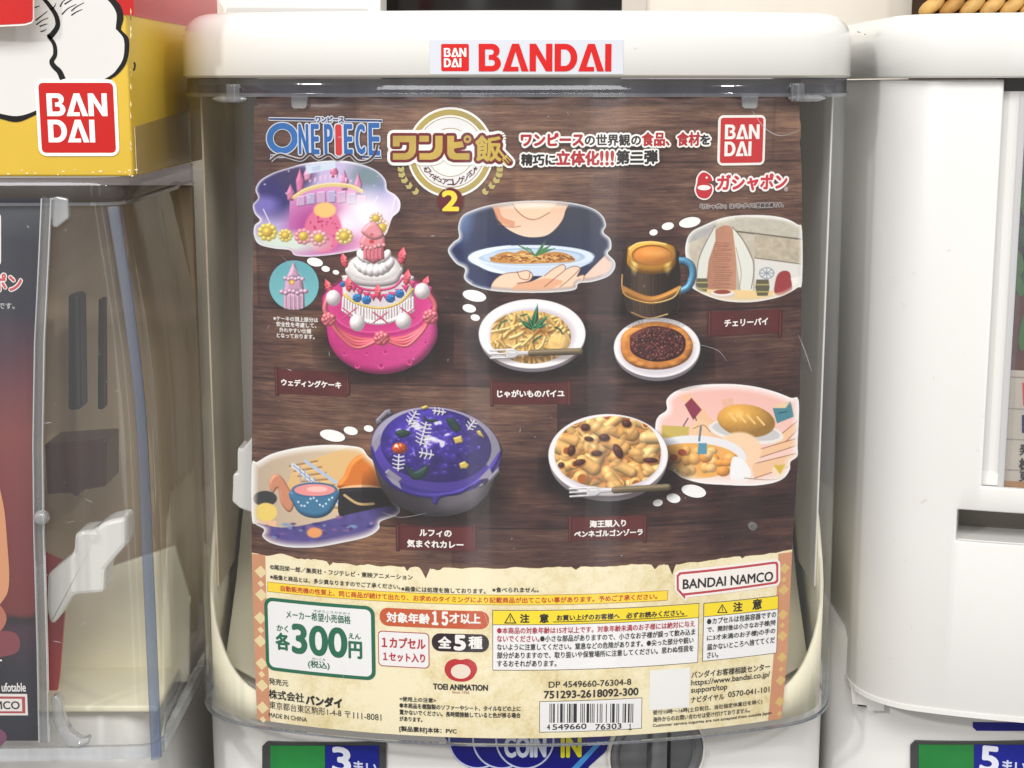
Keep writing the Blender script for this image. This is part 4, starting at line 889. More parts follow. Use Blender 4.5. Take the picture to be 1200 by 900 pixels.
for cx, cy, r in ((919, 666, 6.4), (918.5, 679, 3.2), (918, 691, 6.4), (917, 720, 6.2), (916.5, 732.5, 3.2), (916.5, 745, 6.2), (916, 770, 6), (915, 784, 3.2), (914.5, 797, 6), (913.5, 822, 6), (913, 836, 3.2)):
    ppoly('border_diamond', [(cx-r, cy+1), (cx, cy-r), (cx+r, cy-1), (cx, cy+r)], 4, cream2, PG, cut=None)
K = (34, 30, 32); RD = (190, 46, 40); WH = (242, 240, 238)
# headline
hl = ptext('headline', 'ワンピース', 611, 163.5, 683, (176, 34, 40), 30, .9, h=14, parent=PO, outline=[((244, 242, 240), 3.0)])
for s, x0, y, x1, c, h, b in (('の', 685, 164.5, 696, K, 10, .5), ('世界観', 698, 164, 737, K, 13, .5), ('の', 739, 164.5, 749.5, K, 10, .5), ('食品、食材', 751.5, 163, 818, (176, 34, 40), 15.5, .7), ('を', 819, 163.5, 830, K, 11, .6),
                          ('精巧に', 611, 187, 650, K, 13, .7), ('立体化', 652, 185, 701, (176, 34, 40), 16, .9), ('!!!', 703, 185, 718, (176, 34, 40), 16, .8), ('第二弾', 721.5, 184, 769, K, 15.5, .8)):
    ptext('headline', s, x0, y, x1, c, 30, b, h=h, parent=hl, outline=[((244, 242, 240), 2.6)], nb=6)
# round title badge
bd = picture  # (kept for reference below)
def pell(name, cx, cy, rx, ry, level, m, parent, n=48, r0=None):
    a = [2*math.pi*i/n for i in range(n)]
    if r0 is None: return ppoly(name, [(cx+rx*math.cos(x), cy+ry*math.sin(x)) for x in a], level, m, parent)
    s, t = px2st(np.array([cx+rx*r0*math.cos(x) for x in a]+[cx+rx*math.cos(x) for x in a]), np.array([cy+ry*r0*math.sin(x) for x in a]+[cy+ry*math.sin(x) for x in a]))
    return pyd(name, st3(s, t, level*LV), [(i, (i+1) % n, n+(i+1) % n, n+i) for i in range(n)], m, parent)
bdg = pell('title_badge', 528, 178.5, 51, 53, 8, ink((244, 242, 238)), PO)
gold = mat('gold_print', (176, 156, 84), .38, .35, noise=.14, nscale=60)
pell('badge_ring', 528, 178.5, 48.5, 50.3, 9, gold, bdg, r0=.87); pell('badge_line', 528, 178.5, 40, 41.5, 9, ink((160, 140, 90)), bdg, r0=.98); pell('badge_line', 528, 178.5, 27.5, 28.5, 9, ink((160, 140, 90)), bdg, r0=.975)
pell('badge_field', 528, 178.5, 39, 40.5, 9, mat('badge_white', (232, 232, 234), .4, .3, noise=.03, nscale=60), bdg, r0=.71)
arcs = 'フィギュアコレクション'; 
for i, ch in enumerate(arcs):
    a = R(147-(147-33)*(i+.5)/len(arcs)); cx, cy = 528+34*math.cos(a), 178+35.5*math.sin(a); v, f = glyphs(ch); v, k = fit(v, -.5, .5, 0); rot = -(a-math.pi/2)
    w = 6.6*PXM if ch not in 'ィュョ' else 5*PXM; v = v*w; c_, s_n = math.cos(-rot if False else (math.pi/2-a)), math.sin(math.pi/2-a); v = np.column_stack([v[:, 0]*c_+v[:, 1]*(-s_n)*-1*-1, v[:, 0]*s_n+v[:, 1]*c_]) if False else np.column_stack([v[:, 0]*math.cos(math.pi/2-a)-v[:, 1]*math.sin(math.pi/2-a), v[:, 0]*math.sin(math.pi/2-a)+v[:, 1]*math.cos(math.pi/2-a)])
    s0, t0 = px2st(cx, cy); v = v+[float(s0), float(t0)]; bv, bf = copies(v, f, offs(.25*PXM, 4), 2e-6); on_poster('badge_lettering', bv, bf, 11, ink((92, 36, 36)), bdg)
def star(cx, cy, r, lev, c, par): ppoly('badge_star', [(cx+(r if i % 2 == 0 else r*.42)*math.sin(math.pi*i/5), cy-(r if i % 2 == 0 else r*.42)*math.cos(math.pi*i/5)) for i in range(10)], lev, ink(c), par, cut=None)
star(499, 197.5, 3, 11, (92, 36, 36), bdg); star(557.5, 197.5, 3, 11, (92, 36, 36), bdg)
TP = [[(461, 159), (488, 159), (488, 175)]+[(476+12*math.cos(R(q)), 175+12*math.sin(R(q))) for q in (20, 45, 70, 90)]+[(461, 187), (461, 179.5), (475, 179.5), (478.5, 178), (480, 174), (480, 166.5), (469, 166.5), (469, 171.5), (461, 171.5)],
      [(492, 159), (503, 159), (503, 166), (492, 166)], [(510.5, 159), (519, 159), (519, 173)]+[(506+13*math.cos(R(q)), 174+13*math.sin(R(q))) for q in (15, 40, 65, 90)]+[(492, 187), (492, 179.5), (504, 179.5), (508, 178), (510.5, 173)],
      [(524.5, 159), (532.5, 159), (532.5, 166.5), (542, 165.5), (544, 172), (532.5, 174), (532.5, 177), (534.5, 179.5), (550.5, 179.5), (550.5, 187), (532, 187), (527, 185), (524.5, 180)]]
def polyset(pieces):
    V = []; F = []; n = 0
    for q in pieces:
        a = np.array(q, float); s_, t_ = px2st(a[:, 0], a[:, 1]); v, f = tri2d(list(zip(s_, t_))); V.append(v); F += [tuple(i+n for i in x) for x in f]; n += len(v)
    return np.concatenate(V), F
tv, tf = polyset(TP); ring_out = [(548+4.6*math.cos(q), 163+4.6*math.sin(q)) for q in np.linspace(0, 2*math.pi, 16)[:-1]]; rv, rf = polyset([ring_out])
tf2 = tf+[tuple(i+len(tv) for i in x) for x in rf]; tv2 = np.concatenate([tv, rv])
for c, r_, lv in (((244, 242, 240), 6.6, 14), ((110, 20, 32), 3.2, 15)):
    ov, of = copies(tv2, tf2, ringoff(r_*PXM, 20)+[(0, 0)], 2e-6); on_poster('title_outline', ov, of, lv, ink(c), bdg)
gld = mat('title_gold_print', (188, 160, 74), .36, .4, noise=.16, nscale=70)
on_poster('title_lettering', np.column_stack([tv2, np.zeros(len(tv2))]), tf2, 16, gld, bdg, .006); pell('title_ring_hole', 548, 163, 2, 2, 17, ink((110, 20, 32)), bdg, n=14)
ptext('title_lettering', '飯', 558, 174, 587, (196, 170, 70), 16, .9, h=29, parent=bdg, outline=[((244, 242, 240), 7.4), ((110, 20, 32), 4.2)], cut=.006)
fkc = (118, 92, 40)
for w_, c, lv in ((14, (244, 242, 240), 14), (8.6, (110, 20, 32), 15)):
    q = PXM*w_/2; P0, P1 = np.array([584, 176]), np.array([597, 190]); d = (P1-P0)/np.linalg.norm(P1-P0); nrm = np.array([-d[1], d[0]]); pts = [P0+nrm*w_/2]+[P1+(nrm*math.cos(x)+d*math.sin(x))*w_/2 for x in np.linspace(0, math.pi, 8)]+[P0-nrm*w_/2]
    ppoly('fork_edge', pts, lv, ink(c), bdg)
def bar(name, a, b, w, lev, c, par):
    a, b = np.array(a, float), np.array(b, float); d = (b-a)/np.linalg.norm(b-a); nn = np.array([-d[1], d[0]])*w/2; return ppoly(name, [a+nn, b+nn, b-nn, a-nn], lev, ink(c), par, cut=None)
bar('fork_print', (583, 174), (591, 184), 2.6, 17, (200, 176, 84), bdg)
for o in (-3, 0, 3): bar('fork_print', (591+o*.7, 185-o*.7), (596.5+o*.8, 191-o*.8), 1.3, 18, (200, 176, 84), bdg)
ppoly('fork_print', [(588, 186), (594, 180.5), (595, 184), (591.5, 187)], 17.5, ink((200, 176, 84)), bdg, cut=None)
tw = pell('number_disc', 528, 235, 15.2, 15.2, 19, ink((96, 16, 28)), bdg); ptext('number_lettering', '2', 519.5, 235, 537, (246, 220, 60), 21, 1.3, h=22, parent=bdg)
for sg in (-1, 1):
    for i in range(5):
        u = i/4; x = 528+sg*(57.5-17.5*u*u-1.5*u); y = 202+25.5*u
        for s2 in (-1, 1):
            ang = R(84-34*u)+s2*R(27); dx, dy = -sg*math.cos(ang)*-1, -math.sin(ang); dx = sg*math.cos(ang)*.9
            L = 8.2; tip = (x+dx*L, y+dy*L); nn = (-dy*2.7, dx*2.7)
            ppoly('laurel_leaf', [(x, y), (x+dx*L*.45+nn[0], y+dy*L*.45+nn[1]), tip, (x+dx*L*.45-nn[0], y+dy*L*.45-nn[1])], 6+.1*(s2+1), ink((190, 176, 108)), bdg, cut=None)
# series logo (lettering and bars; the ring of the O left plain)
BL = (34, 104, 178); BD = (24, 52, 110); WO = (206, 212, 222)
lg = pell('logo_ring_edge', 331.5, 162, 19.4, 19.4, 8, ink(WO), PO, r0=.52); pell('logo_ring', 331.5, 162, 18.2, 18.2, 9, mat('logo_blue', BL, .38, .35, noise=.15, nscale=80), lg, r0=.60)
for y0_, x0_, x1_ in ((139.3, 316, 369), (140.8, 406, 448), (183, 318, 447)): bar('logo_bar_edge', (x0_-.5, y0_), (x1_+.5, y0_+1), 4.2, 8, WO, lg); bar('logo_bar', (x0_, y0_), (x1_, y0_+1), 2.2, 9, BD, lg)
for s, a, b in (('N', 351.5, 361.5), ('E', 366, 374), ('P', 381.5, 390), ('E', 404.5, 413), ('C', 418, 427.5)):
    ptext('logo_lettering', s, a, 163, b, (30, 96, 172), 12, .9, h=34, parent=lg, outline=[(WO, 2.3)])
ptext('logo_lettering', 'I', 395.5, 164, 399.5, (202, 40, 44), 12, 1.8, h=33, parent=lg, outline=[(WO, 3.2)])
ptext('logo_lettering', 'E', 433, 163, 445, (30, 96, 172), 12, .7, h=37, parent=lg, outline=[(WO, 1.9)])
ptext('logo_lettering', 'ワンピース', 371, 140, 403.5, (34, 40, 110), 13, .4, h=6.5, parent=lg, outline=[(WO, 1.6)])
rp = spline([(318, 188), (328, 181), (340, 184), (354, 187), (364, 180), (374, 186), (386, 181), (396, 187), (410, 181), (420, 189), (432, 188), (440, 180), (443, 170)], 5, False); T = np.gradient(rp, axis=0); T /= np.linalg.norm(T, axis=1)[:, None]; Nn = np.column_stack([-T[:, 1], T[:, 0]])
for w_, c, lv in ((2.3, WO, 9.6), (1.2, (74, 44, 40), 14)): ppoly('logo_cord', np.concatenate([rp+Nn*w_, (rp-Nn*w_)[::-1]]), lv, ink(c), lg, cut=None)
# maker's marks top right
emblem('maker_emblem', bowP, 844, 138, 894, 191, 10*LV, PO, border=.055, red=(198, 40, 46))
for g, c, lv in ((1.8, (244, 240, 240), 8), (0, (196, 38, 50), 9)):
    o = ppoly('capsule_mark', spline([(826-g*.3, 202-g), (832+g, 206), (834+g, 212-g*.4), (829, 214), (833+g, 217), (834+g, 224), (830+g*.5, 231+g*.6), (824, 232.5+g), (818-g*.6, 230+g*.5), (815-g, 223), (816.5-g, 215), (817.5-g, 208), (821-g*.6, 203-g*.8)], 4), lv, ink(c), PO)
pell('capsule_mark_window', 824.5, 219.8, 7.6, 3.1, 10, ink((244, 240, 240)), o); pell('capsule_mark_spot', 827.5, 208, 1.3, 1.3, 10, ink((244, 240, 240)), o, n=12)
ptext('brand_lettering', 'ガシャポン', 840, 214, 921, (200, 46, 58), 12, .9, h=18, parent=PO, outline=[((244, 240, 240), 3.2)])
ptext('brand_note', '®', 918, 221.5, 922.5, (236, 226, 226), 12, 0, parent=PO)
ptext('brand_note', '「ガシャポン」はバンダイの登録商標です。', 820, 242, 917, (38, 30, 34), 12, .15, parent=PO, outline=[((190, 178, 176), .9)])
# caption plates
plate = mat('dark_red_plate_print', (88, 34, 36), .38, .35, noise=.2, nscale=70)
def caption(x0, yt, yb, x1, lines):
    o = prect('caption_plate', x0+3, yt+2.5, yb-2.5, x1-3, 5, plate, PO)
    for a in (x0, x1-4.6): prect('plate_rod', a, yt, yb, a+4.6, 6, ink((70, 28, 30)), o, rad=1.4); prect('plate_rod_sheen', a+1.2, yt+1.5, yb-1.5, a+2.4, 6.5, ink((112, 54, 48)), o)
    for s, a, y, b in lines: ptext('caption_lettering', s, a, y, b, (240, 236, 232), 8, .42, parent=o)
caption(322, 430, 463, 410, [('ウェディングケーキ', 330.5, 447.5, 400)])
caption(574.5, 445, 476, 669.5, [('じゃがいものパイユ', 583, 461, 661)])
caption(829.5, 363, 396, 917, [('チェリーパイ', 848.5, 378.5, 899)])
caption(464, 612.5, 645.5, 558.5, [('ルフィの', 492, 624, 529), ('気まぐれカレー', 477.5, 636.2, 543)])
caption(666, 603.5, 636, 758.5, [('海王類入り', 691, 613.8, 733), ('ペンネゴルゴンゾーラ', 673, 625.4, 752.6)])
for s, a, y, b in (('※ケーキの頂上部分は', 321, 372.6, 373), ('安全性を考慮して、', 324.5, 379.3, 371), ('外れやすい仕様', 328, 386.3, 365), ('となっております。', 325, 392.6, 369)): ptext('cake_note', s, a, y, b, (226, 220, 218), 8, .22, parent=PO)
# thought dots
for q in ((369.5, 307, 9.5, 5), (382, 315, 5, 3.4), (394, 319, 3.8, 2.7), (556, 346.5, 14, 6.5), (550, 361.2, 8, 4.8), (557, 372, 5.5, 3.8), (808, 260.5, 12.8, 6), (782.3, 265, 7.2, 4.4), (765.6, 272.3, 4.9, 3.6), (390, 510.3, 15, 6.6), (411.3, 504.6, 8.4, 4.8), (432.2, 502, 5.6, 3.8), (812.7, 575.3, 14.6, 7.2), (789, 583.6, 8.2, 5.4), (770.6, 589, 5.8, 4)):
    a = R(12 if q[0] < 620 or q[0] > 785 and q[1] > 500 else -10); n = 20
    ppoly('thought_dot', [(q[0]+q[2]*math.cos(x)*math.cos(a)-q[3]*math.sin(x)*math.sin(a), q[1]+q[2]*math.cos(x)*math.sin(a)+q[3]*math.sin(x)*math.cos(a)) for x in [2*math.pi*i/n for i in range(n)]], 6, ink((246, 246, 246)), PO, cut=None)
# parchment: notes, banner, price, cautions
for s, a, y, b in (('©尾田栄一郎／集英社・フジテレビ・東映アニメーション', 317, 664, 483.5), ('※画像と商品とは、多少異なりますのでご了承ください。', 317, 675.5, 469), ('※画像には処理を施しております。', 470.5, 689.5, 569), ('※食べられません。', 577, 690.8, 631)): ptext('notice_lettering', s, a, y, b, K, 6, .12, parent=PG)
ban = prect('yellow_banner', 314, 682, 692.5, 782, 5, ink((250, 216, 60)), PG); prect('banner_edge', 314, 682, 692.5, 782, 4, ink((170, 120, 50)), ban, grow=.6)
ptext('banner_lettering', '自動販売機の性質上、同じ商品が続けて出たり、お求めのタイミングにより記載商品が出てこない事があります。予めご了承ください。', 329.5, 689, 770, (196, 56, 34), 7, .15, parent=ban)
GR = (22, 104, 74)
pb = prect('price_panel', 309.7, 699, 784, 439, 5, ink(GR), PG, rad=11); prect('price_field', 313.9, 703.5, 780.5, 434.6, 6, ink((238, 238, 240)), pb, rad=7.5)
ptext('price_lettering', 'メーカー希望小売価格', 336, 719.2, 411, GR, 8, .18, parent=pb, h=9.5)
ptext('price_lettering', 'きぼうこうりかかく', 368, 715.3, 410.5, GR, 8, .0, parent=pb, h=3)
ptext('price_lettering', 'かく', 325, 735.2, 338, GR, 8, .25, parent=pb); ptext('price_lettering', '各', 324, 750.5, 339.6, GR, 8, .9, h=19, parent=pb)
ptext('price_lettering', '300', 343.5, 747.5, 406, GR, 8, 1.5, h=33, parent=pb, res=6, cut=.006); ptext('price_lettering', 'えん', 409, 744.6, 423, GR, 8, .25, parent=pb); ptext('price_lettering', '円', 409.5, 760.8, 424, GR, 8, .9, h=19, parent=pb)
ptext('price_lettering', '(税込)', 361.6, 777.8, 386.5, GR, 8, .25, h=9.5, parent=pb); ptext('price_lettering', 'ぜいこみ', 366, 771.2, 382, GR, 8, .0, h=2.6, parent=pb)
pl1 = prect('age_pill', 445, 711.5, 732.5, 573, 5, ink((198, 88, 48)), PG, rad=10.4); ptext('pill_lettering', '対象年齢', 453.5, 722.6, 503.5, WH, 7, .55, h=11.5, parent=pl1); ptext('pill_lettering', '１５', 507, 724, 524.5, WH, 7, 1.0, h=15, parent=pl1); ptext('pill_lettering', '才以上', 527, 724, 563, WH, 7, .6, h=11.5, parent=pl1)
cb_ = prect('capsule_count_panel', 443, 738.5, 780, 503, 5, ink((170, 70, 66)), PG, rad=5.5); prect('count_field', 444, 739.6, 779, 502, 6, ink((238, 236, 238)), cb_, rad=4.8)
ptext('count_lettering', '１カプセル', 448, 751.7, 498.5, (182, 42, 52), 8, .45, h=12, parent=cb_); ptext('count_lettering', '１セット入り', 449.5, 768.5, 498, (182, 42, 52), 8, .4, h=10, parent=cb_)
pl2 = prect('kinds_pill', 506, 741.5, 762.5, 573, 5, ink((36, 10, 26)), PG, rad=10.4); ptext('pill_lettering', '全', 514, 752.2, 528.5, WH, 7, .7, h=13, parent=pl2); ptext('pill_lettering', '5', 533, 752.6, 545, WH, 7, 1.3, h=16.5, parent=pl2); ptext('pill_lettering', '種', 549.5, 752.6, 565, WH, 7, .55, h=14, parent=pl2)
# the studio mark: a plain red and white roundel stands where the mascot was
sm = ppoly('studio_mark', spline([(540, 773), (549, 772), (557, 777), (559, 785), (554, 794), (546, 798), (535, 798), (526, 794), (521, 785), (524, 776), (532, 772)], 4), 5, ink((190, 40, 44)), PG); pell('mark_field', 540, 786.5, 11.5, 8.5, 6, ink((236, 222, 206)), sm)
ptext('studio_lettering', 'TOEI ANIMATION', 508, 804, 571.5, K, 6, .35, h=6.6, parent=PG); ptext('studio_lettering', 'Since 1956', 530, 810.6, 550, (170, 110, 90), 6, 0, parent=PG)
def tri_sign(cx, cy, r, par): 
    ppoly('warning_triangle', [(cx, cy-r), (cx+r*1.08, cy+r*.85), (cx-r*1.08, cy+r*.85)], 7, ink(K), par, cut=None); ppoly('triangle_field', [(cx, cy-r*.66), (cx+r*.74, cy+r*.66), (cx-r*.74, cy+r*.66)], 7.5, ink((248, 222, 40)), par, cut=None); bar('warning_stroke', (cx, cy-r*.4), (cx, cy+r*.5), .9, 8, K, par)
def caution(x0, yt, yh, yb, x1):
    o = prect('caution_panel', x0, yt, yb, x1, 4, ink((90, 78, 60)), PG, grow=.4); prect('caution_field', x0+.4, yt+.4, yb-.4, x1-.4, 5, ink((240, 240, 242)), o)
    h = prect('caution_header', x0+.4, yt+.4, yh, x1-.4, 6, ink((248, 222, 40)), o); prect('header_line', x0+.4, yh-.2, yh+.5, x1-.4, 6.4, ink((90, 78, 60)), o); return o
c1_ = caution(577.4, 715, 731.5, 785, 818.7); tri_sign(598, 724.5, 6.8, c1_); ptext('caution_lettering', '注', 609.7, 724.3, 620, K, 8, .45, parent=c1_); ptext('caution_lettering', '意', 632.5, 724.2, 642.5, K, 8, .45, parent=c1_)
ptext('caution_lettering', 'お買い上げのお客様へ　必ずお読みください。', 652.5, 723.6, 801, K, 8, .25, parent=c1_); prect('underline', 648, 728, 728.8, 805, 8, ink(K), c1_)
for s, a, y, b, c in (('●本商品の対象年齢は15才以上です。対象年齢未満のお子様には絶対に与え', 582.6, 738.4, 813.5, (176, 36, 60)), ('ないでください。', 582.6, 748, 632, (176, 36, 60)), ('●小さな部品がありますので、小さなお子様が誤って飲み込ま', 633, 748, 814, K), ('ないように注意してください。窒息などの危険があります。●尖った部分や鋭い', 582.6, 757.7, 812, K),
                    ('部分がありますので、取り扱いや保管場所に注意してください。思わぬ怪我を', 582.6, 767.4, 812, K), ('するおそれがあります。', 582.6, 777, 652, K)): ptext('caution_lettering', s, a, y, b, c, 8, .14, h=7.4, parent=c1_)
c2_ = caution(824.6, 706.8, 722.2, 774.5, 911.5); tri_sign(846, 713, 5.8, c2_); ptext('caution_lettering', '注', 859, 711.2, 869.2, K, 8, .45, parent=c2_); ptext('caution_lettering', '意', 881.6, 708.2, 892, K, 8, .45, parent=c2_)
for s, y, b in (('●カプセルは包装容器ですの', 728, 908.5), ('で、開封後は小さなお子様(特', 738, 908), ('に3才未満のお子様)の手の', 747.8, 907.5), ('届かないところへ捨ててくだ', 758, 907), ('さい。', 767.5, 841)): ptext('caution_lettering', s, 828.2, y, b, K, 8, .14, h=7.4, parent=c2_)
nb_ = ppoly('company_label', [(790, 671.5), (795, 668), (903, 655.5), (911, 655.5), (914, 659), (914, 681), (911, 686), (805, 700), (803.5, 705), (790.5, 692)], 5, ink((246, 240, 236)), PG)
ppoly('label_frame', [(792.6, 674), (796, 670.4), (905, 658), (910, 658), (911.6, 661), (911.6, 681), (909, 683.6), (802.6, 697.5), (802.6, 702), (792.8, 691)], 6, ink((190, 66, 76)), nb_)
ppoly('label_field', [(795, 675.4), (797.4, 673), (905, 660.6), (908, 660.6), (909, 663), (909, 679.6), (906.6, 681.4), (800, 695), (795.2, 689.6)], 7, ink((246, 240, 236)), nb_)
ptext('company_lettering', 'BANDAI NAMCO', 800, 684.3, 904.8, K, 9, .38, h=11, parent=nb_)
ptext('code_lettering', 'DP 4549660-76304-8', 643, 802, 739.4, K, 6, .12, h=7.2, parent=PG); ptext('code_lettering', '751293-2618092-300', 637.6, 813.8, 747.7, K, 6, .35, h=8.6, parent=PG)
bc = prect('barcode_panel', 632.4, 821.8, 857.8, 752, 4, ink((120, 110, 90)), PG, grow=.4); prect('barcode_field', 632.8, 822.2, 857.4, 751.6, 5, ink((236, 236, 238)), bc)
L_ = ['0001101', '0011001', '0010011', '0111101', '0100011', '0110001', '0101111', '0111011', '0110111', '0001011']; G_ = ['0100111', '0110011', '0011011', '0100001', '0011101', '0111001', '0000101', '0010001', '0001001', '0010111']; code = '4549660763031'; par_ = 'LGLLGG'
bits = '101'+''.join((L_ if par_[i] == 'L' else G_)[int(code[i+1])] for i in range(6))+'01010'+''.join(''.join('1' if c == '0' else '0' for c in L_[int(code[i+7])]) for i in range(6))+'101'
i = 0
while i < len(bits):
    if bits[i] == '1':
        j = i
        while j < len(bits) and bits[j] == '1': j += 1
        a, b = 644+98*i/95, 644+98*j/95; prect('bar', a, 824.3 if True else 0, 846.5, b-.05, 6, ink((40, 36, 46)), bc); i = j
    else: i += 1
for s, a, b in (('4', 641, 644.4), ('549660', 647.5, 687), ('76303', 697.5, 728), ('１', 736.5, 740)): ptext('barcode_lettering', s, a, 851.7, b, K, 6, .2, h=6.4, parent=bc)
for s, a, y, b, bo, h in (('<使用上の注意>', 468.5, 818.4, 511, .15, None), ('●本商品を樹脂製のソファーやシート、タイルなどの上に', 468.5, 826, 610, .15, 6), ('置かないでください。長時間接触していると色が移る場合', 468.5, 833.8, 610, .15, 6), ('があります。', 468.5, 841.6, 495, .15, 5.6), ('[製品素材]本体：PVC', 468.3, 853.8, 535, .2, 7),
                       ('発売元', 315.5, 797.6, 338, .1, None), ('株式会社', 315.5, 812.6, 356.5, .3, 10.5), ('バンダイ', 359, 819.6, 400.6, .8, 11), ('東京都台東区駒形1-4-8', 316, 825.4, 400, .0, 9), ('〒111-8081', 404.5, 836.8, 447, 0, 7.6), ('MADE IN CHINA', 315.5, 837.2, 360, .05, 5.2),
                       ('バンダイお客様相談センター', 810, 790.8, 901.5, .15, 8), ('https://www.bandai.co.jp/', 809.8, 800.8, 901.5, .12, 8.6), ('support/top', 809.6, 809.4, 851.7, .12, 8.6), ('ナビダイヤル', 809.6, 819.6, 848, .15, 7.4), ('0570-041-101', 853, 813.6, 901, .12, 6.4),
                       ('受付10時～16時(土日祝日、当社指定休業日を除く)', 765, 835.2, 892.4, .1, 6.2), ('海外からのお問い合わせは受け付けておりません。', 765, 843, 878, .1, 6), ('Customer service inquiries are not accepted from outside Japan', 764.8, 850.4, 903, .08, 4.4)): ptext('small_print', s, a, y, b, K, 6, bo, h=h, parent=PG)
prect('blank_white_patch', 761.3, 785.5, 832, 808.5, 5, ink((238, 238, 238)), PG)
# ================================================================== the printed photographs and drawings
def drop_shadow(pt, cx, cy, rx, ry, a=.75, soft=14): pt.ell(cx, cy, rx, ry, (22, 12, 16), flat=True, soft=soft, alpha=a)
rd = np.random.default_rng(11)
# --- cake on its pink board
P = Paint(366, 254, 532, 448)
drop_shadow(P, 454, 402, 74, 44, .8, 26)
base = spline([(378, 352), (383, 342), (391, 336), (497, 334), (505, 345), (510, 362), (513, 388), (510, 402), (499, 418), (482, 430), (460, 437), (440, 438), (418, 433), (400, 422), (389, 408), (384, 392), (382, 370)], 5)
P.poly(base, (206, 44, 130), round_=10, grad=((232, 80, 160), 0), tex=.04, ts=4)
for (x, y, r) in ((419, 428, 3), (447, 428, 3.4), (480, 424, 3.2), (452, 412, 2.6), (499, 401, 2), (430, 414, 1.8), (404, 414, 2.4)): P.ell(x, y+.6, r, r, (232, 96, 168), flat=True); P.ell(x, y, r*.8, r*.8, (176, 30, 108), flat=True)
P.ell(444, 354, 61, 33, (222, 70, 146), flat=True); P.ell(444, 353, 59, 31, (208, 56, 134), flat=True, soft=10); P.ell(438, 372, 44, 16, (186, 38, 116), flat=True, soft=14, alpha=.5)
P.line(spline([(383, 358), (398, 377), (420, 387), (444, 389), (468, 387), (492, 377), (506, 356)], 6, False), 2.2, (236, 92, 166), alpha=.7); P.line(spline([(384, 361), (398, 380), (420, 390), (444, 392), (468, 390), (492, 380), (506, 360)], 6, False), 3, (164, 26, 96), alpha=.5, soft=2)
def swag(a, b, dep, n=4):
    for k in range(n):
        q = k/(n-1); m = ((a[0]+b[0])/2, (a[1]+b[1])/2+dep*(.55+.62*q)); P.line([a, ((a[0]*.7+m[0]*.3)+0, (a[1]*.6+m[1]*.4)+dep*.12), m, ((b[0]*.7+m[0]*.3), (b[1]*.6+m[1]*.4)+dep*.12), b], 5.2-k*.5, (236, 112, 124) if k % 2 else (224, 92, 108), tube=True, smooth=True)
swag((388, 376), (444, 396), 18); swag((452, 396), (503, 374), 17); P.line([(384, 350), (381, 362), (386, 374)], 6, (232, 118, 132), tube=True, smooth=True); P.line([(502, 344), (510, 358), (506, 374)], 6, (232, 110, 126), tube=True, smooth=True)
def rose(x, y, r, c):
    P.ell(x, y, r, r*.94, c, amb=.5)
    for i in range(7):
        a = i*.9+.3; P.ell(x+r*.62*math.cos(a), y+r*.6*math.sin(a), r*.45, r*.4, c, amb=.52, sp=.35)
    for i in range(4): a = i*1.6; P.ell(x+r*.25*math.cos(a), y+r*.25*math.sin(a), r*.3, r*.27, tuple(min(255, v*1.08) for v in c), amb=.5, sp=.3)
    P.ell(x, y, r*.16, r*.16, tuple(v*.7 for v in c), flat=True, soft=1)
for x, y, r in ((385.5, 374, 8.5), (447.5, 396, 9), (504.5, 371, 9)): rose(x, y, r, (238, 116, 130))
# white middle tier with piping
P.poly(spline([(402, 330), (408, 322), (478, 322), (485, 332), (483, 362), (474, 372), (445, 379), (414, 373), (404, 362)], 5), (236, 226, 232), round_=7, tex=.03)
for i in range(26):
    u = i/25; x = 403+81*u; y = 362+15*math.sin(math.pi*u); P.line([(x, y-13), (x+rd.uniform(-1, 1), y)], 3.4, (242, 232, 236), tube=True, sp=.4); P.ell(x, y+1, 2.4, 2.8, (246, 238, 240), amb=.6)
for x in (410, 446, 478):
    y = 366+7*math.sin(math.pi*(x-403)/81); P.line([(x-8, y-7), (x+8, y+5)], 1.6, (222, 66, 116), tube=True); P.line([(x+8, y-7), (x-8, y+5)], 1.6, (222, 66, 116), tube=True)
bd_ = spline([(404, 345), (418, 355), (444, 361), (468, 355), (484, 339)], 10, False)
for i, q in enumerate(bd_): P.ell(q[0], q[1], 1.7, 1.4, (238, 190, 74), amb=.55, sp=.5)
for i in range(11): u = i/10; P.poly([(407+76*u-5, 329+16*math.sin(math.pi*u)), (407+76*u+5, 329+16*math.sin(math.pi*u)), (407+76*u+1, 338+16*math.sin(math.pi*u))], (222, 70, 128), round_=3)
for x, y in ((419, 349), (430, 351.5), (458, 349.5), (468.5, 344), (402, 333)): rose(x, y, 5.2 if x > 410 else 3.4, (40, 122, 200))
# upper tier
P.poly([(409, 312), (468, 312), (469, 326), (462, 333), (444, 336), (420, 334), (410, 327)], (232, 222, 226), smooth=True, round_=6); P.ell(438.5, 313, 30.5, 16.5, (244, 238, 240), amb=.72, dif=.3, sp=.1); P.ell(439, 313, 27, 14, (250, 246, 246), flat=True, soft=8)
P.line(spline([(412, 330), (424, 338), (444, 340), (462, 336), (472, 326)], 5, False), 3, (222, 64, 128), tube=True)
for i in range(8):
    a = math.pi*(.08+.84*i/7); P.ell(438.5-19*math.cos(a), 306+11*math.sin(a), 5.4, 7.5, (240, 232, 236), rot=-28*math.cos(a), amb=.55, sp=.4)
for i in range(7):
    a = math.pi*(.1+.8*i/6); P.ell(438.5-16*math.cos(a), 297+6*math.sin(a), 4.6, 7, (246, 240, 242), rot=-24*math.cos(a), amb=.58, sp=.4)
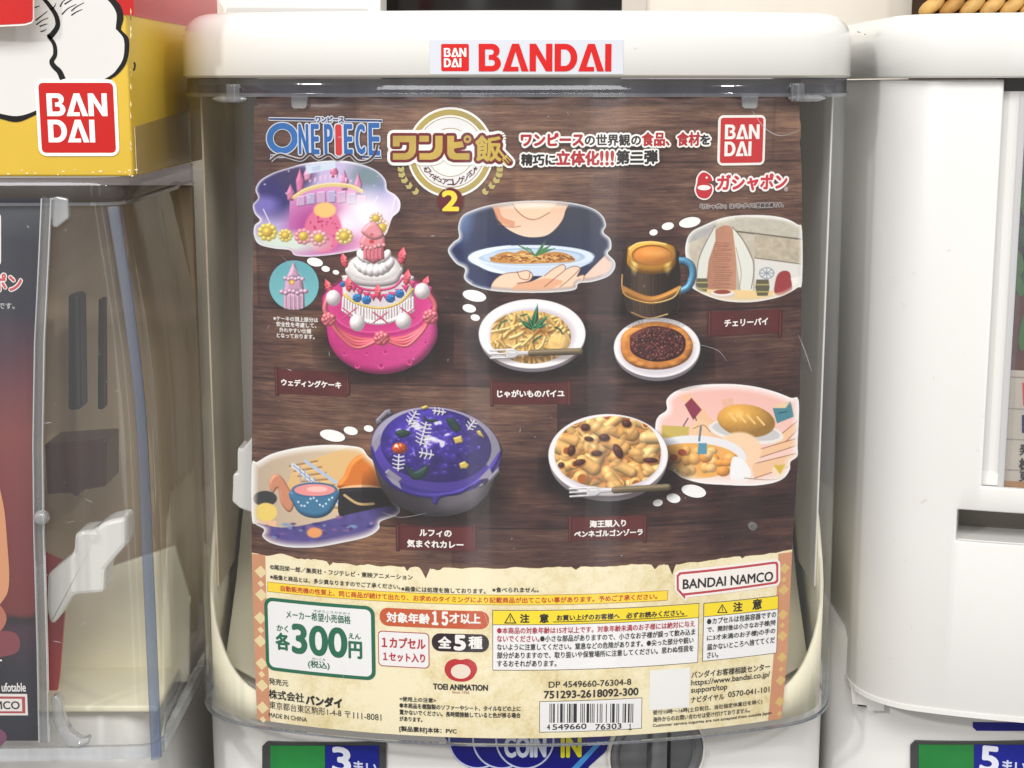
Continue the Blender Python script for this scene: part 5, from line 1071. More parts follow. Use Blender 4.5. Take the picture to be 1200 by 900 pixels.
# pink tower
P.poly([(426, 284), (450, 284), (451, 303), (438, 309), (426, 303)], (240, 136, 152), round_=6); P.poly([(422, 283), (433, 268), (447, 270), (452, 284), (444, 291), (428, 291)], (246, 152, 164), smooth=True, round_=5)
P.poly([(424, 272), (431, 262), (437, 260), (443, 263), (450, 276), (438, 281)], (248, 162, 172), smooth=True, round_=5)
for i in range(6): P.ell(425+i*5, 289+2*math.sin(i), 2.6, 2.3, (246, 158, 168), amb=.55)
for i in range(5): P.line([(429+i*4.4, 292), (429+i*4.4, 303)], 2.4, (232, 120, 140), tube=True)
P.ell(436, 283, 2.8, 2.4, (200, 60, 70), flat=True); P.ell(436, 275, 2.2, 1.8, (210, 90, 100), flat=True, soft=1)
def spike(x, y, s, rot=0):
    s *= .84
    c, n = math.cos(R(rot)), math.sin(R(rot)); T_ = lambda q: [(x+(a*c-b*n)*s, y+(a*n+b*c)*s) for a, b in q]
    P.poly(T_([(0, -14), (5, -5), (4, 5), (0, 9), (-4, 5), (-5, -5)]), (228, 84, 104), round_=4); P.poly(T_([(0, -14), (5, -5), (0, -2)]), (246, 130, 142)); P.line(T_([(-4, -1), (4, -1)]), 2*s, (236, 112, 124), tube=True)
for q in ((404, 307, 1, -14), (471, 302, 1.15, 10), (409, 335, 1, -6), (443, 343, .95, 0), (477, 327, 1.05, 8), (386, 337, .95, -24), (498, 333, .95, 22)): spike(*q)
for q in ((391, 349, 8.6, 9.4), (419, 378, 9, 10), (473, 376, 9.4, 9.8), (495, 341, 9.2, 9.6)): P.ell(*q, (246, 238, 241), amb=.62, dif=.45, sp=.25, shin=30)
P.grain(.035, 1.4, 4)
picture('cake_picture', P, 7, PO)
# --- small round inset of the tower
P = Paint(314, 303, 376, 364)
cir = P.poly([(345+29*math.cos(a), 334+29*math.sin(a)) for a in np.linspace(0, 2*math.pi, 50)[:-1]], (0, 0, 0), ret=True)
P.poly([(345+29*math.cos(a), 334+29*math.sin(a)) for a in np.linspace(0, 2*math.pi, 50)[:-1]], (112, 178, 190)); P.poly([(345+28*math.cos(a), 334+28*math.sin(a)) for a in np.linspace(0, 2*math.pi, 50)[:-1]], (98, 168, 182), grad=((124, 190, 196), 90)); P.clip = cir
P.poly([(333, 342), (357, 342), (358, 366), (332, 366)], (214, 168, 200), round_=7)
for i in range(5): P.line([(335+i*5, 346), (335+i*5, 366)], 2.6, (226, 184, 212), tube=True)
P.poly([(335, 325), (355, 325), (357, 343), (333, 343)], (216, 168, 202), round_=6); P.poly([(344.5, 306), (353, 326), (336, 326)], (220, 176, 208), round_=5)
for i in range(6): P.ell(335+i*4, 326+(i % 2), 2.8, 2.4, (226, 186, 214))
for i in range(7): P.ell(331+i*4.6, 342+1.4*math.sin(i*2), 3.1, 2.8, (222, 178, 208))
P.ell(342.5, 330.5, 3.4, 3.4, (196, 140, 60), flat=True); P.ell(342.5, 330.5, 2, 2, (240, 210, 120), flat=True)
picture('tower_inset_picture', P, 7, PO)
def cloud(pts, n=6): return spline(pts, n)
def bubble(P, pts, rim=(248, 248, 248), inner=None, fade=5, fadecol=(250, 248, 246)):
    """a cut-out drawing: white rim, soft inside edge; drawing calls made by `inner` stay within it"""
    o = cloud(pts); P.poly(o, rim); w = (slice(None), slice(None)); d = P.sd(w, o); P.clip = np.clip(-d/fade, 0, 1); inner(); P.clip = None
# --- castle drawing (generic fairytale wall and flowers)
P = Paint(294, 184, 474, 304)
def inner():
    P.poly([(290, 180), (480, 180), (480, 310), (290, 310)], (176, 160, 214), grad=((222, 206, 240), 0))
    P.ell(326, 222, 30, 30, (52, 46, 110), flat=True, soft=22); P.ell(345, 206, 22, 14, (60, 52, 96), flat=True, soft=12); P.ell(436, 218, 20, 26, (150, 150, 206), flat=True, soft=16); P.ell(432, 205, 22, 16, (120, 140, 150), flat=True, soft=18)
    P.ell(310, 240, 16, 10, (120, 110, 190), flat=True, soft=10)
    P.poly([(338, 300), (340, 235), (352, 224), (385, 215), (415, 219), (430, 240), (436, 300)], (206, 132, 190), grad=((232, 170, 208), 0)); P.ell(376, 268, 36, 30, (176, 72, 150), flat=True, soft=24)
    for x, y, h, c in ((352, 212, 26, (226, 124, 176)), (341, 226, 18, (222, 130, 176)), (404, 212, 22, (214, 140, 190)), (420, 216, 24, (222, 150, 194)), (361, 204, 16, (230, 160, 200)), (392, 201, 14, (220, 120, 160))):
        P.poly([(x, y-h*.6), (x+5, y), (x+3.4, y+h*.5), (x-3.4, y+h*.5), (x-5, y)], c, round_=4)
    P.poly([(358, 192), (393, 188), (394, 197), (360, 204)], (206, 220, 238)); P.poly([(366, 196), (376, 193), (376, 199), (367, 201)], (186, 200, 226))
    for i in range(9): x = 362+i*6; P.poly([(x, 205-.012*(x-386)**2*-1), (x+3.4, 204+.01*(x-386)**2), (x+1.6, 214)], (236, 190, 222))
    P.line(spline([(345, 231), (360, 222), (385, 216.5), (410, 218), (424, 224)], 6, False), 4.6, (222, 196, 128)); P.line(spline([(345, 229.5), (360, 220.5), (385, 215), (410, 216.5), (424, 222.5)], 6, False), 1.2, (244, 230, 180))
    for i in range(7): x = 348+i*12; P.poly([(x, 230-6*math.sin(math.pi*i/6)), (x+10, 229-6*math.sin(math.pi*i/6)), (x+10, 241-4*math.sin(math.pi*i/6)), (x, 242-4*math.sin(math.pi*i/6))], (198, 186, 228) if i % 2 else (220, 180, 222), round_=1.5)
    P.ell(430, 250, 26, 22, (255, 244, 252), flat=True, soft=26); P.ell(408, 262, 14, 12, (250, 232, 250), flat=True, soft=14)
    P.ell(379, 270, 22, 26, (224, 112, 152), flat=True, soft=3); P.ell(381, 246, 13, 9, (244, 196, 120), flat=True, soft=2)     # a frosted dome and a lamp glow
    for k in range(26): P.ell(379+rd.uniform(-18, 18), 272+rd.uniform(-18, 20), rd.uniform(1, 2), rd.uniform(1, 2), (184, 50, 96), flat=True, alpha=.8)
    P.ell(332, 285, 44, 12, (214, 228, 218), flat=True, soft=12)
    for x, y, r, c in ((314, 272, 11, (240, 218, 110)), (335, 276, 8, (236, 214, 120)), (356, 277, 10, (238, 160, 176)), (374, 279, 10, (240, 176, 190)), (404, 277, 10, (236, 206, 140)), (448, 267, 10, (246, 208, 190)), (441, 256, 8, (240, 212, 196))):
        for i in range(9): a = i*.7; P.ell(x+r*.75*math.cos(a), y+r*.7*math.sin(a), r*.34, r*.3, c, amb=.7, dif=.35)
        P.ell(x, y, r*.58, r*.54, (238, 200, 84), amb=.7, dif=.3)
    for k in range(14): x, y = rd.uniform(300, 330), rd.uniform(195, 240); P.ell(x+rd.uniform(0, 130), y, rd.uniform(.5, 1.6), rd.uniform(.5, 1.2), (226, 222, 244), flat=True, alpha=.7)
    for a, b in (((309, 245), (317, 262)), ((437, 240), (443, 230)), ((463, 232), (459, 248))): P.line([a, b], 1, (240, 240, 250))
bubble(P, [(300, 222), (306, 211), (322, 202), (338, 197), (355, 192), (376, 189), (397, 188), (414, 190), (430, 194.5), (443, 201), (452, 211), (454, 222), (463, 228), (469, 236), (468, 247), (460, 255), (456, 266), (452, 275), (440, 284), (424, 292), (404, 296), (384, 299), (362, 300.5), (346, 299), (340, 293), (322, 291), (304, 286), (298, 275), (299, 264), (305, 258), (299, 250), (297, 240), (303, 232)], inner=inner, fade=3.5)
picture('castle_drawing', P, 6, PO)
# --- drawing of a plate held in two hands
P = Paint(522, 232, 724, 346)
def inner():
    P.poly([(515, 225), (730, 225), (730, 350), (515, 350)], (26, 38, 84), grad=((44, 52, 78), 0)); P.ell(650, 250, 90, 30, (52, 58, 74), flat=True, soft=30)
    P.poly([(692, 230), (715, 250), (718, 300), (690, 350), (730, 350), (730, 225)], (172, 206, 238))
    P.poly([(712, 296), (726, 300), (722, 322), (690, 330), (676, 332), (690, 318)], (236, 206, 190))
    P.poly([(580, 228), (582, 252), (592, 266), (608, 275), (624, 278), (642, 275), (656, 262), (662, 248), (662, 228)], (238, 184, 150), smooth=True, grad=((246, 214, 192), 90)); P.line([(581, 240), (586, 256), (600, 262)], 7, (214, 140, 104), smooth=True, alpha=.7)
    P.poly([(598, 232), (606, 246), (616, 254), (627, 257), (640, 252), (654, 236), (654, 228), (598, 228)], (247, 208, 176)); P.line(spline([(600, 238), (606, 247), (616, 255), (628, 257), (644, 249)], 5, False), .8, (120, 70, 50))
    P.line([(583, 262), (598, 266), (610, 265)], .8, (150, 92, 66), smooth=True); P.ell(618, 236, 50, 6, (252, 250, 248), flat=True, soft=8)
    P.ell(622, 304, 73, 13.5, (176, 202, 232), flat=True); P.poly(spline([(549, 303), (560, 311), (575, 318), (600, 322), (640, 323), (670, 317), (690, 308), (696, 300), (685, 306), (650, 312), (600, 312), (565, 308)], 5), (206, 222, 244)); P.ell(623, 300, 73, 13, (222, 234, 248), flat=True); P.ell(623, 301, 62, 10.5, (160, 186, 218), flat=True); P.ell(623, 301.5, 58, 9.6, (196, 216, 238), flat=True)
    P.poly(spline([(549, 304), (556, 296), (575, 290), (600, 288), (560, 302), (575, 313), (600, 321), (575, 318)], 4), (230, 240, 250))
    P.poly(spline([(574, 305), (582, 298), (594, 295), (604, 296), (612, 293), (624, 297), (636, 297), (648, 295), (660, 296), (670, 300), (673, 306), (650, 308), (610, 309), (584, 308)], 4), (198, 138, 70))
    for k in range(150):
        u = rd.uniform(0, 1); x = 578+92*u; y = 302+rd.uniform(-5, 5)*math.sin(math.pi*min(max(u, .08), .92)); a = rd.uniform(-.5, .5); L = rd.uniform(2, 5)
        P.line([(x-L*math.cos(a), y-L*math.sin(a)), (x+L*math.cos(a), y+L*math.sin(a))], rd.uniform(.6, 1.8), [(226, 178, 104), (170, 104, 44), (120, 66, 30), (238, 198, 130)][rd.integers(4)])
    for tip in ((607, 287), (618, 290), (640, 281), (646, 287), (636, 289), (650, 291)): P.poly([(625, 301), (tip[0]*.5+314, tip[1]*.5+147), tip, (tip[0]*.5+316, tip[1]*.5+150)], (84, 140, 86)); P.line([(628, 300), tip], .9, (50, 96, 60))
    sk = (246, 212, 184)
    P.poly(spline([(572, 346), (578, 330), (590, 321), (606, 319), (618, 317), (624, 322), (620, 329), (606, 333), (622, 330), (638, 322), (648, 314), (660, 310), (662, 316), (672, 312), (680, 314), (676, 324), (684, 322), (682, 332), (668, 340), (640, 350), (580, 350)], 4), sk)
    P.poly(spline([(606, 333), (622, 330), (640, 326), (660, 330), (640, 340), (612, 342), (600, 340)], 4), (230, 168, 130), alpha=.8)
    for q in (((572, 345), (578, 330), (590, 321), (606, 319), (618, 317), (624, 322), (620, 329), (606, 332)), ((606, 318), (610, 326), (619, 327), (621, 319)), ((638, 323), (650, 314), (660, 310), (662, 316), (650, 326), (638, 336)), ((662, 316), (672, 312), (679, 315), (664, 330), (656, 336)), ((676, 324), (684, 322), (682, 330), (672, 336))): P.line(q, .8, (128, 76, 56), smooth=True)
    P.poly(spline([(570, 348), (576, 328), (566, 324), (555, 330), (545, 350)], 4), (30, 40, 86)); P.ell(540, 250, 12, 26, (120, 150, 200), flat=True, soft=16, alpha=.8)
bubble(P, [(525, 294), (531, 284), (538, 278), (537, 266), (541, 254), (552, 247), (575, 240), (605, 236), (640, 235), (672, 238), (694, 244), (706, 253), (710, 264), (707, 272), (715, 280), (716, 291), (712, 297), (720, 306), (720, 315), (712, 324), (694, 330), (678, 332), (674, 339), (655, 342), (620, 343), (580, 341), (555, 335), (544, 326), (545, 315), (534, 308)], inner=inner, fade=6)
picture('held_plate_drawing', P, 6, PO)
def shade_plate(P, cx, cy, rx, ry, rim=9, dep=7, c=(238, 234, 238)):
    drop_shadow(P, cx+6, cy+ry*.34, rx+10, ry*.98, .85, 18); P.ell(cx, cy+dep*.6, rx*.985, ry, (188, 178, 190), amb=.62, dif=.4, sp=.05); P.ell(cx, cy, rx, ry, c, flat=True); P.ell(cx, cy+.8, rx-1.6, ry-1.4, (246, 243, 247), flat=True, soft=1.5)
    P.ell(cx, cy+1.5, rx-rim, ry-rim*.72, (214, 206, 216), flat=True, soft=4); P.ell(cx-2, cy+ry*.5, rx*.6, ry*.3, (224, 218, 226), flat=True, soft=8, alpha=.7)
def fork(P, x0, x1, y, yx):
    a = np.array((x0, y), float); b = np.array((x1, yx), float); d = (b-a)/np.linalg.norm(b-a); n_ = np.array([-d[1], d[0]]); L = np.linalg.norm(b-a)
    p = lambda u, w: tuple(a+d*u*L+n_*w); P.line([p(.02, 6.4), p(1, 6.4)], 7, (40, 22, 20), alpha=.35, soft=5)
    for w in (-4.6, 0, 4.6): P.line([p(.0, w), p(.22, w)], 2.6, (198, 196, 202), tube=True, sp=.9)
    P.poly([p(.17, -6), p(.26, -5.8), p(.31, -2.6), p(.46, -2.2), p(.46, 2.2), p(.31, 2.6), p(.26, 5.8), p(.17, 6)], (222, 220, 226), round_=1.8); P.line([p(.2, -2), p(.27, -1.4)], 1, (250, 250, 252)); P.line([p(.0, -4.4), p(.2, -4.4)], .5, (250, 250, 252))
    P.line([p(.45, 0), p(.985, 0)], 8, (128, 112, 84), tube=True, sp=.12); P.line([p(.46, -1.8), p(.97, -1.8)], 1.4, (156, 142, 112), alpha=.7)
# --- potato pasta plate
P = Paint(544, 340, 704, 450)
shade_plate(P, 623.5, 391, 62.5, 40.5, 12)
food = spline([(575, 398), (577, 382), (586, 372), (598, 367), (612, 364), (632, 365), (648, 369), (660, 376), (668, 388), (668, 402), (660, 413), (645, 422), (625, 426), (604, 423), (586, 414), (577, 406)], 5); P.poly(food, (240, 192, 110), round_=8, tex=.06)
mask = P.poly(food, (0, 0, 0), ret=True); P.clip = mask
for k in range(120):
    x, y = 576+rd.uniform(0, 92), 366+rd.uniform(0, 60); a = rd.choice([rd.normal(.15, .25), rd.normal(1.2, .3), rd.normal(-.7, .3)]); L = rd.uniform(6, 14); c = [(250, 208, 130), (244, 198, 116), (252, 216, 146), (238, 186, 102)][rd.integers(4)]; b = rd.uniform(-3, 3)
    q = [(x-L*math.cos(a), y-L*math.sin(a)), (x+b*math.sin(a), y-b*math.cos(a)), (x+L*math.cos(a), y+L*math.sin(a))]; P.line([(u+.8, v+1.6) for u, v in q], 4.6, (176, 116, 56), alpha=.28, smooth=True); P.line(q, rd.uniform(3.4, 5.2), c, tube=True, smooth=True, sp=.12)
P.ell(655, 403, 13, 13, (250, 208, 132), amb=.72, dif=.35, sp=0, bump=.5, bs=7, alpha=.85); P.clip = None
P.ell(632, 388, 16, 4, (120, 66, 24), flat=True, soft=5, alpha=.5)
for tip, w in (((630, 356), 4), ((608, 374), 3), ((643, 369), 3), ((643, 378.5), 2.4), ((618, 368), 2.4)):
    a = np.array((625., 386.)); t_ = np.array(tip, float); d = t_-a; n_ = np.array([-d[1], d[0]])/np.linalg.norm(d); m = a+d*.45; P.poly([tuple(a-n_*1.5), tuple(m+n_*w), tip, tuple(m-n_*w)], (22, 98, 66), round_=3); P.line([tuple(a), tip], .7, (90, 170, 120))
for q in (((584, 385), (588, 378), (594, 375)), ((650, 383), (656, 386), (659, 391)), ((624, 401), (629, 396), (634, 394)), ((610, 370), (617, 368))): P.line(q, 1.8, (30, 92, 56), tube=True, smooth=True)
fork(P, 575, 681, 415, 411.5); picture('potato_pasta_picture', P, 7, PO)
# --- barrel mug
P = Paint(718, 272, 822, 384)
drop_shadow(P, 764, 360, 42, 20, .8, 18)
P.line([(795, 305), (803, 306), (810, 312), (811, 324), (806, 336), (797, 341)], 8.4, (84, 150, 190), tube=True, smooth=True, sp=.3)
body = spline([(729, 318), (731, 300), (736, 292), (790, 292), (795, 306), (797, 328), (794, 350), (788, 364), (776, 371), (760, 373), (744, 371), (734, 362), (730, 345)], 5)
P.poly(body, (58, 42, 34), tex=.12, ts=2)
for k in range(9): u = k/8; x = 731+64*u; b = (u-.5)*6; P.line([(x-b, 300), (x+b*.5, 330), (x-b, 368)], 1, (26, 16, 14), alpha=.85, smooth=True); P.line([(x-b+1.2, 302), (x+b*.5+1.2, 330), (x-b+1.2, 366)], .7, (98, 76, 60), alpha=.6, smooth=True)
P.poly(body, (0, 0, 0), alpha=0); mk = P.poly(body, (0, 0, 0), ret=True); P.clip = mk; P.ell(800, 330, 26, 60, (16, 10, 10), flat=True, soft=22, alpha=.7); P.ell(728, 335, 10, 50, (20, 12, 12), flat=True, soft=12, alpha=.6); P.ell(752, 330, 8, 50, (120, 98, 80), flat=True, soft=14, alpha=.35); P.clip = None
def hoop(y, x0, x1, dep, h, c):
    P.poly(np.concatenate([spline([(x0, y), ((x0+x1)/2, y+dep), (x1, y)], 8, False), spline([(x1, y+h), ((x0+x1)/2, y+dep+h), (x0, y+h)], 8, False)]), c, round_=h*.6)
hoop(334, 729, 797, 13, 10, (190, 128, 56)); P.line(spline([(729, 322), (729, 338), (736, 348), (762, 355), (788, 349), (797, 336)], 5, False), 1.8, (214, 160, 80), tube=True, sp=.6); P.line(spline([(740, 366), (760, 373), (782, 368)], 5, False), 1.8, (180, 130, 60), tube=True, sp=.6)
P.poly(spline([(735, 296), (738, 288), (762, 282), (788, 288), (792, 300), (790, 312), (780, 319), (762, 321), (744, 318), (735, 310)], 5), (196, 136, 44), round_=8, tex=.05); P.ell(743, 310, 3, 8, (255, 236, 150), flat=True, soft=5, alpha=.8); P.ell(782, 311, 3, 7, (255, 230, 140), flat=True, soft=5, alpha=.7); P.line(spline([(737, 305), (745, 314), (764, 318), (784, 312), (791, 303)], 5, False), 1, (120, 72, 20), alpha=.6)
P.ell(763.5, 297, 27.5, 14.5, (222, 166, 66), amb=.7, dif=.5, sp=.3); P.ell(763.5, 298.5, 23.6, 12, (150, 92, 30), flat=True); P.ell(764, 299.5, 22, 11, (222, 142, 62), amb=.8, dif=.3, sp=.05, bump=.05); P.ell(770, 296, 12, 4, (240, 176, 100), flat=True, soft=6, alpha=.7)
P.line([(737, 292), (746, 285), (762, 283.5), (780, 286)], 1.2, (255, 236, 160), smooth=True); picture('barrel_mug_picture', P, 9, PO)
# --- cherry pie
P = Paint(704, 362, 838, 458)
shade_plate(P, 769.5, 407, 50.5, 35, 6); P.poly(spline([(727, 404), (729, 392), (740, 383), (756, 378), (774, 377), (792, 381), (804, 389), (811, 401), (810, 414), (802, 424), (786, 431), (766, 433), (746, 430), (733, 422), (728, 413)], 6), (222, 138, 62), round_=7, tex=.08, ts=5)
for k in range(40): a = rd.uniform(0, 2*math.pi); P.ell(769+38*math.cos(a), 404+25*math.sin(a), rd.uniform(2, 5), rd.uniform(1, 2.4), (238, 164, 84), flat=True, soft=3, alpha=.5)
P.poly(spline([(738, 402), (739, 393), (750, 386), (764, 382), (778, 383), (792, 387), (802, 396), (802, 409), (794, 418), (778, 423), (762, 423), (747, 418), (739, 411)], 5), (84, 34, 34), round_=5, tex=.25, ts=2)
for k in range(420):
    a, r = rd.uniform(0, 2*math.pi), math.sqrt(rd.uniform(0, 1)); x, y = 770.5+30*r*math.cos(a), 403+18.5*r*math.sin(a); P.ell(x, y, rd.uniform(1, 2.2), rd.uniform(.9, 1.8), [(104, 44, 42), (70, 26, 28), (128, 62, 56), (58, 20, 22)][rd.integers(4)], amb=.5, sp=.28, shin=10)
picture('cherry_pie_picture', P, 9, PO)
# --- drawing of a tavern table (no figures)
P = Paint(800, 248, 944, 358)
def inner():
    P.poly([(798, 240), (950, 240), (950, 360), (798, 360)], (206, 198, 182), grad=((186, 176, 160), 90), tex=.06, ts=6)
    P.poly([(798, 255), (846, 250), (830, 275), (806, 285)], (176, 176, 176), tex=.05); P.poly([(860, 252), (945, 262), (945, 279), (862, 270)], (196, 190, 176), tex=.06, ts=4); P.line([(862, 271), (945, 281)], 2, (112, 104, 92)); P.poly([(884, 274), (945, 283), (945, 308), (884, 301)], (190, 178, 158), tex=.12, ts=5)
    P.line([(884, 302), (945, 310)], 1.2, (120, 110, 98)); P.poly([(884, 303), (945, 311), (945, 345), (884, 345)], (226, 224, 220)); P.ell(898, 320, 9, 7, (150, 160, 170), flat=True); P.ell(898, 320, 7.6, 5.8, (222, 224, 226), flat=True)
    for a in range(0, 180, 45): P.line([(898-8*math.cos(R(a)), 320-6*math.sin(R(a))), (898+8*math.cos(R(a)), 320+6*math.sin(R(a)))], 1, (140, 150, 160))
    # hanging white cloth over a brown cask
    P.poly(spline([(832, 282), (838, 270), (850, 264), (860, 270), (862, 288), (862, 330), (858, 342), (828, 342), (826, 320), (828, 298)], 4), (176, 124, 100), grad=((196, 142, 116), 0), tex=.05, ts=4)
    for k in range(22): y = 284+k*2.5; P.line([(834+rd.uniform(0, 6), y), (852+rd.uniform(0, 6), y+rd.uniform(-1, 1))], .6, (132, 84, 68), alpha=.8)
    P.poly([(838, 264), (828, 282), (818, 306), (816, 345), (826, 345), (830, 305), (838, 282)], (224, 224, 216)); P.poly([(858, 266), (870, 282), (882, 306), (882, 340), (868, 345), (862, 300)], (228, 228, 220)); P.line([(838, 264), (828, 282), (818, 306), (815, 342)], .9, (104, 100, 94), smooth=True); P.line([(858, 266), (872, 284), (883, 310), (880, 338)], .9, (104, 100, 94), smooth=True); P.line([(862, 290), (868, 318), (866, 338)], .7, (140, 136, 130), smooth=True)
    P.poly([(798, 338), (945, 342), (945, 362), (798, 362)], (240, 208, 150)); P.ell(846, 345, 15, 4.6, (216, 200, 196), flat=True); P.ell(846, 343, 13, 3.6, (244, 240, 236), flat=True); P.ell(846, 342, 10, 2.6, (150, 72, 56), flat=True)
    for x, y, s in ((822.5, 334, 1), (893, 337, 1.2)): P.poly([(x-6*s, y-8*s), (x+6*s, y-8*s), (x+7*s, y), (x+5*s, y+8*s), (x-5*s, y+8*s), (x-7*s, y)], (96, 92, 72)); P.line([(x-6.4*s, y-3*s), (x+6.4*s, y-3*s)], 1.4, (190, 176, 110)); P.line([(x-6.4*s, y+4*s), (x+6.4*s, y+4*s)], 1.4, (190, 176, 110))
    P.poly(spline([(908, 330), (912, 320), (920, 317), (926, 322), (926, 344), (908, 344)], 4), (156, 60, 64)); P.ell(912, 312, 0, 0, (0, 0, 0), flat=True) if False else None
    P.ell(917, 346, 12, 3, (236, 230, 226), flat=True); P.ell(917, 345, 8, 1.8, (180, 110, 90), flat=True); P.poly([(926, 326), (945, 322), (945, 336), (930, 340)], (244, 240, 236))
bubble(P, [(803, 288), (806, 277), (812, 270), (822, 265), (838, 258), (852, 254), (872, 252), (900, 252.5), (920, 256), (934, 263), (939.3, 270), (939.3, 330), (934, 337), (918, 346), (900, 351), (878, 354), (852, 353), (832, 348), (815, 340), (806, 332), (807, 324), (812, 318), (806, 308), (803, 298)], inner=inner, fade=6)
picture('tavern_drawing', P, 6, PO)
# --- curry pot
P = Paint(424, 462, 606, 618)
drop_shadow(P, 512, 575, 76, 36, .85, 22)
P.poly(spline([(436, 522), (439, 545), (448, 572), (464, 590), (486, 601), (512, 605), (540, 601), (562, 589), (576, 570), (584, 545), (587, 522), (560, 500), (470, 500)], 6), (92, 86, 96), round_=14, tex=.04); mk = P.poly(spline([(436, 522), (439, 545), (448, 572), (464, 590), (486, 601), (512, 605), (540, 601), (562, 589), (576, 570), (584, 545), (587, 522), (560, 500), (470, 500)], 6), (0, 0, 0), ret=True); P.clip = mk; P.ell(470, 590, 40, 40, (40, 36, 44), flat=True, soft=30, alpha=.7); P.ell(545, 570, 26, 30, (122, 116, 126), flat=True, soft=26, alpha=.5); P.clip = None
P.ell(511, 530, 76, 49, (56, 42, 130), flat=True, rot=6); P.ell(511, 526, 76, 49, (84, 64, 168), amb=.85, dif=.25, sp=.05, rot=6); P.clip = P.poly([(425, 455), (600, 455), (600, 556), (574, 548), (566, 540), (520, 500), (470, 516), (425, 524)], (0, 0, 0), ret=True); P.ell(511, 525.5, 75.5, 48.5, (156, 150, 172), amb=.88, dif=.22, sp=.05, rot=6); P.clip = None; P.poly([(450, 554), (456, 549), (472, 561), (466, 567)], (150, 144, 164), round_=2)
P.poly(spline([(436, 524), (442, 540), (452, 554), (468, 567), (490, 576), (516, 577), (540, 572), (560, 560), (574, 545), (586, 528), (586, 536), (578, 552), (560, 569), (552, 571), (540, 579), (522, 582), (515, 585), (512, 591), (508, 590), (505, 584), (488, 582), (462, 572), (446, 556), (437, 538)], 4), (60, 46, 140), round_=4, grad=((72, 56, 160), 0))
for (a, b, c_, d) in (((436, 520), (445, 508), (440, 530), 0), ((452, 556), (468, 565), (460, 566), 1), ((560, 562), (574, 548), (572, 560), 1)): P.poly([a, b, (b[0]+3, b[1]+8), c_], (148, 142, 160))
P.ell(511, 522, 65, 43, (52, 38, 128), amb=.75, dif=.35, sp=.15, rot=6, bump=.35, bs=12); P.ell(510, 521, 63, 41, (66, 48, 156), amb=.62, dif=.5, sp=.5, shin=30, rot=6, bump=.9, bs=9, alpha=.8)
for k in range(70): a, r = rd.uniform(0, 2*math.pi), math.sqrt(rd.uniform(0, 1)); x, y = 510+56*r*math.cos(a), 521+35*r*math.sin(a); P.ell(x, y, rd.uniform(1.5, 5), rd.uniform(1, 3), [(96, 74, 196), (44, 30, 112), (80, 60, 176)][rd.integers(3)], flat=True, soft=2, alpha=.55); P.ell(x+1, y-1, rd.uniform(.4, 1.2), rd.uniform(.3, .8), (190, 180, 240), flat=True, soft=1, alpha=.5)
def bone(x0, y0, x1, y1, n, L):
    a, b = np.array((x0, y0), float), np.array((x1, y1), float); d = (b-a)/np.linalg.norm(b-a); q = np.array([-d[1], d[0]]); P.line([(a[0]+1, a[1]+1.4), (b[0]+1, b[1]+1.4)], 2.6, (26, 18, 70), alpha=.7); P.line([tuple(a), tuple(b)], 2.2, (232, 230, 244), tube=True)
    for i in range(n): m = a+(b-a)*(i+.6)/n; l_ = L*(.7+.3*math.sin(math.pi*(i+.5)/n)); P.line([tuple(m-q*l_-d*1.5), tuple(m), tuple(m+q*l_-d*1.5)], 1.6, (236, 234, 246), tube=True, smooth=True)
bone(500, 495, 493, 521, 6, 8); bone(488, 482, 480, 497, 4, 6.5); bone(468, 533, 467, 551, 4, 7); bone(492, 530, 508, 533, 3, 6); bone(556, 493, 549, 503, 3, 5.5); bone(508, 481, 522, 483, 3, 4)
for q in (((476, 545), (486, 552), (500, 545), (502, 551), (494, 561), (482, 560)), ((497, 484), (500, 490), (514, 492), (506, 495), (497, 492)), ((523, 490), (533, 491), (540, 502), (534, 506), (526, 498)), ((463, 506), (474, 503), (482, 508), (470, 513))): P.poly(spline(q, 4), (36, 66, 62), round_=4)
P.ell(468.5, 525, 9, 6.5, (208, 84, 34), amb=.55, sp=.6, bump=.6, bs=2.4)
for q in (((531, 513), (541, 510), (543, 518), (534, 520)), ((538, 543), (545, 540), (550, 545), (547, 549), (540, 549)), ((558, 505), (563, 504), (568, 513), (561, 510)), ((493, 477), (500, 474.5), (503, 477), (496, 480))): P.poly([(a+1, b+2) for a, b in q], (30, 20, 80), alpha=.6); P.poly(q, (226, 196, 96), round_=2.4)
for q in (((442, 498), (440, 492), (452, 480), (458, 479), (460, 484), (449, 494)), ((560, 570), (572, 560), (585, 546), (586, 553), (574, 566), (563, 571))): P.poly(q, (132, 128, 142), round_=3); 
P.poly([(446, 492), (455, 484), (456, 486), (449, 493)], (50, 44, 56)); P.poly([(565, 566), (572, 560), (573, 563), (568, 568)], (40, 34, 44)); P.grain(.03, 1.3, 5); picture('curry_pot_picture', P, 8, PO)
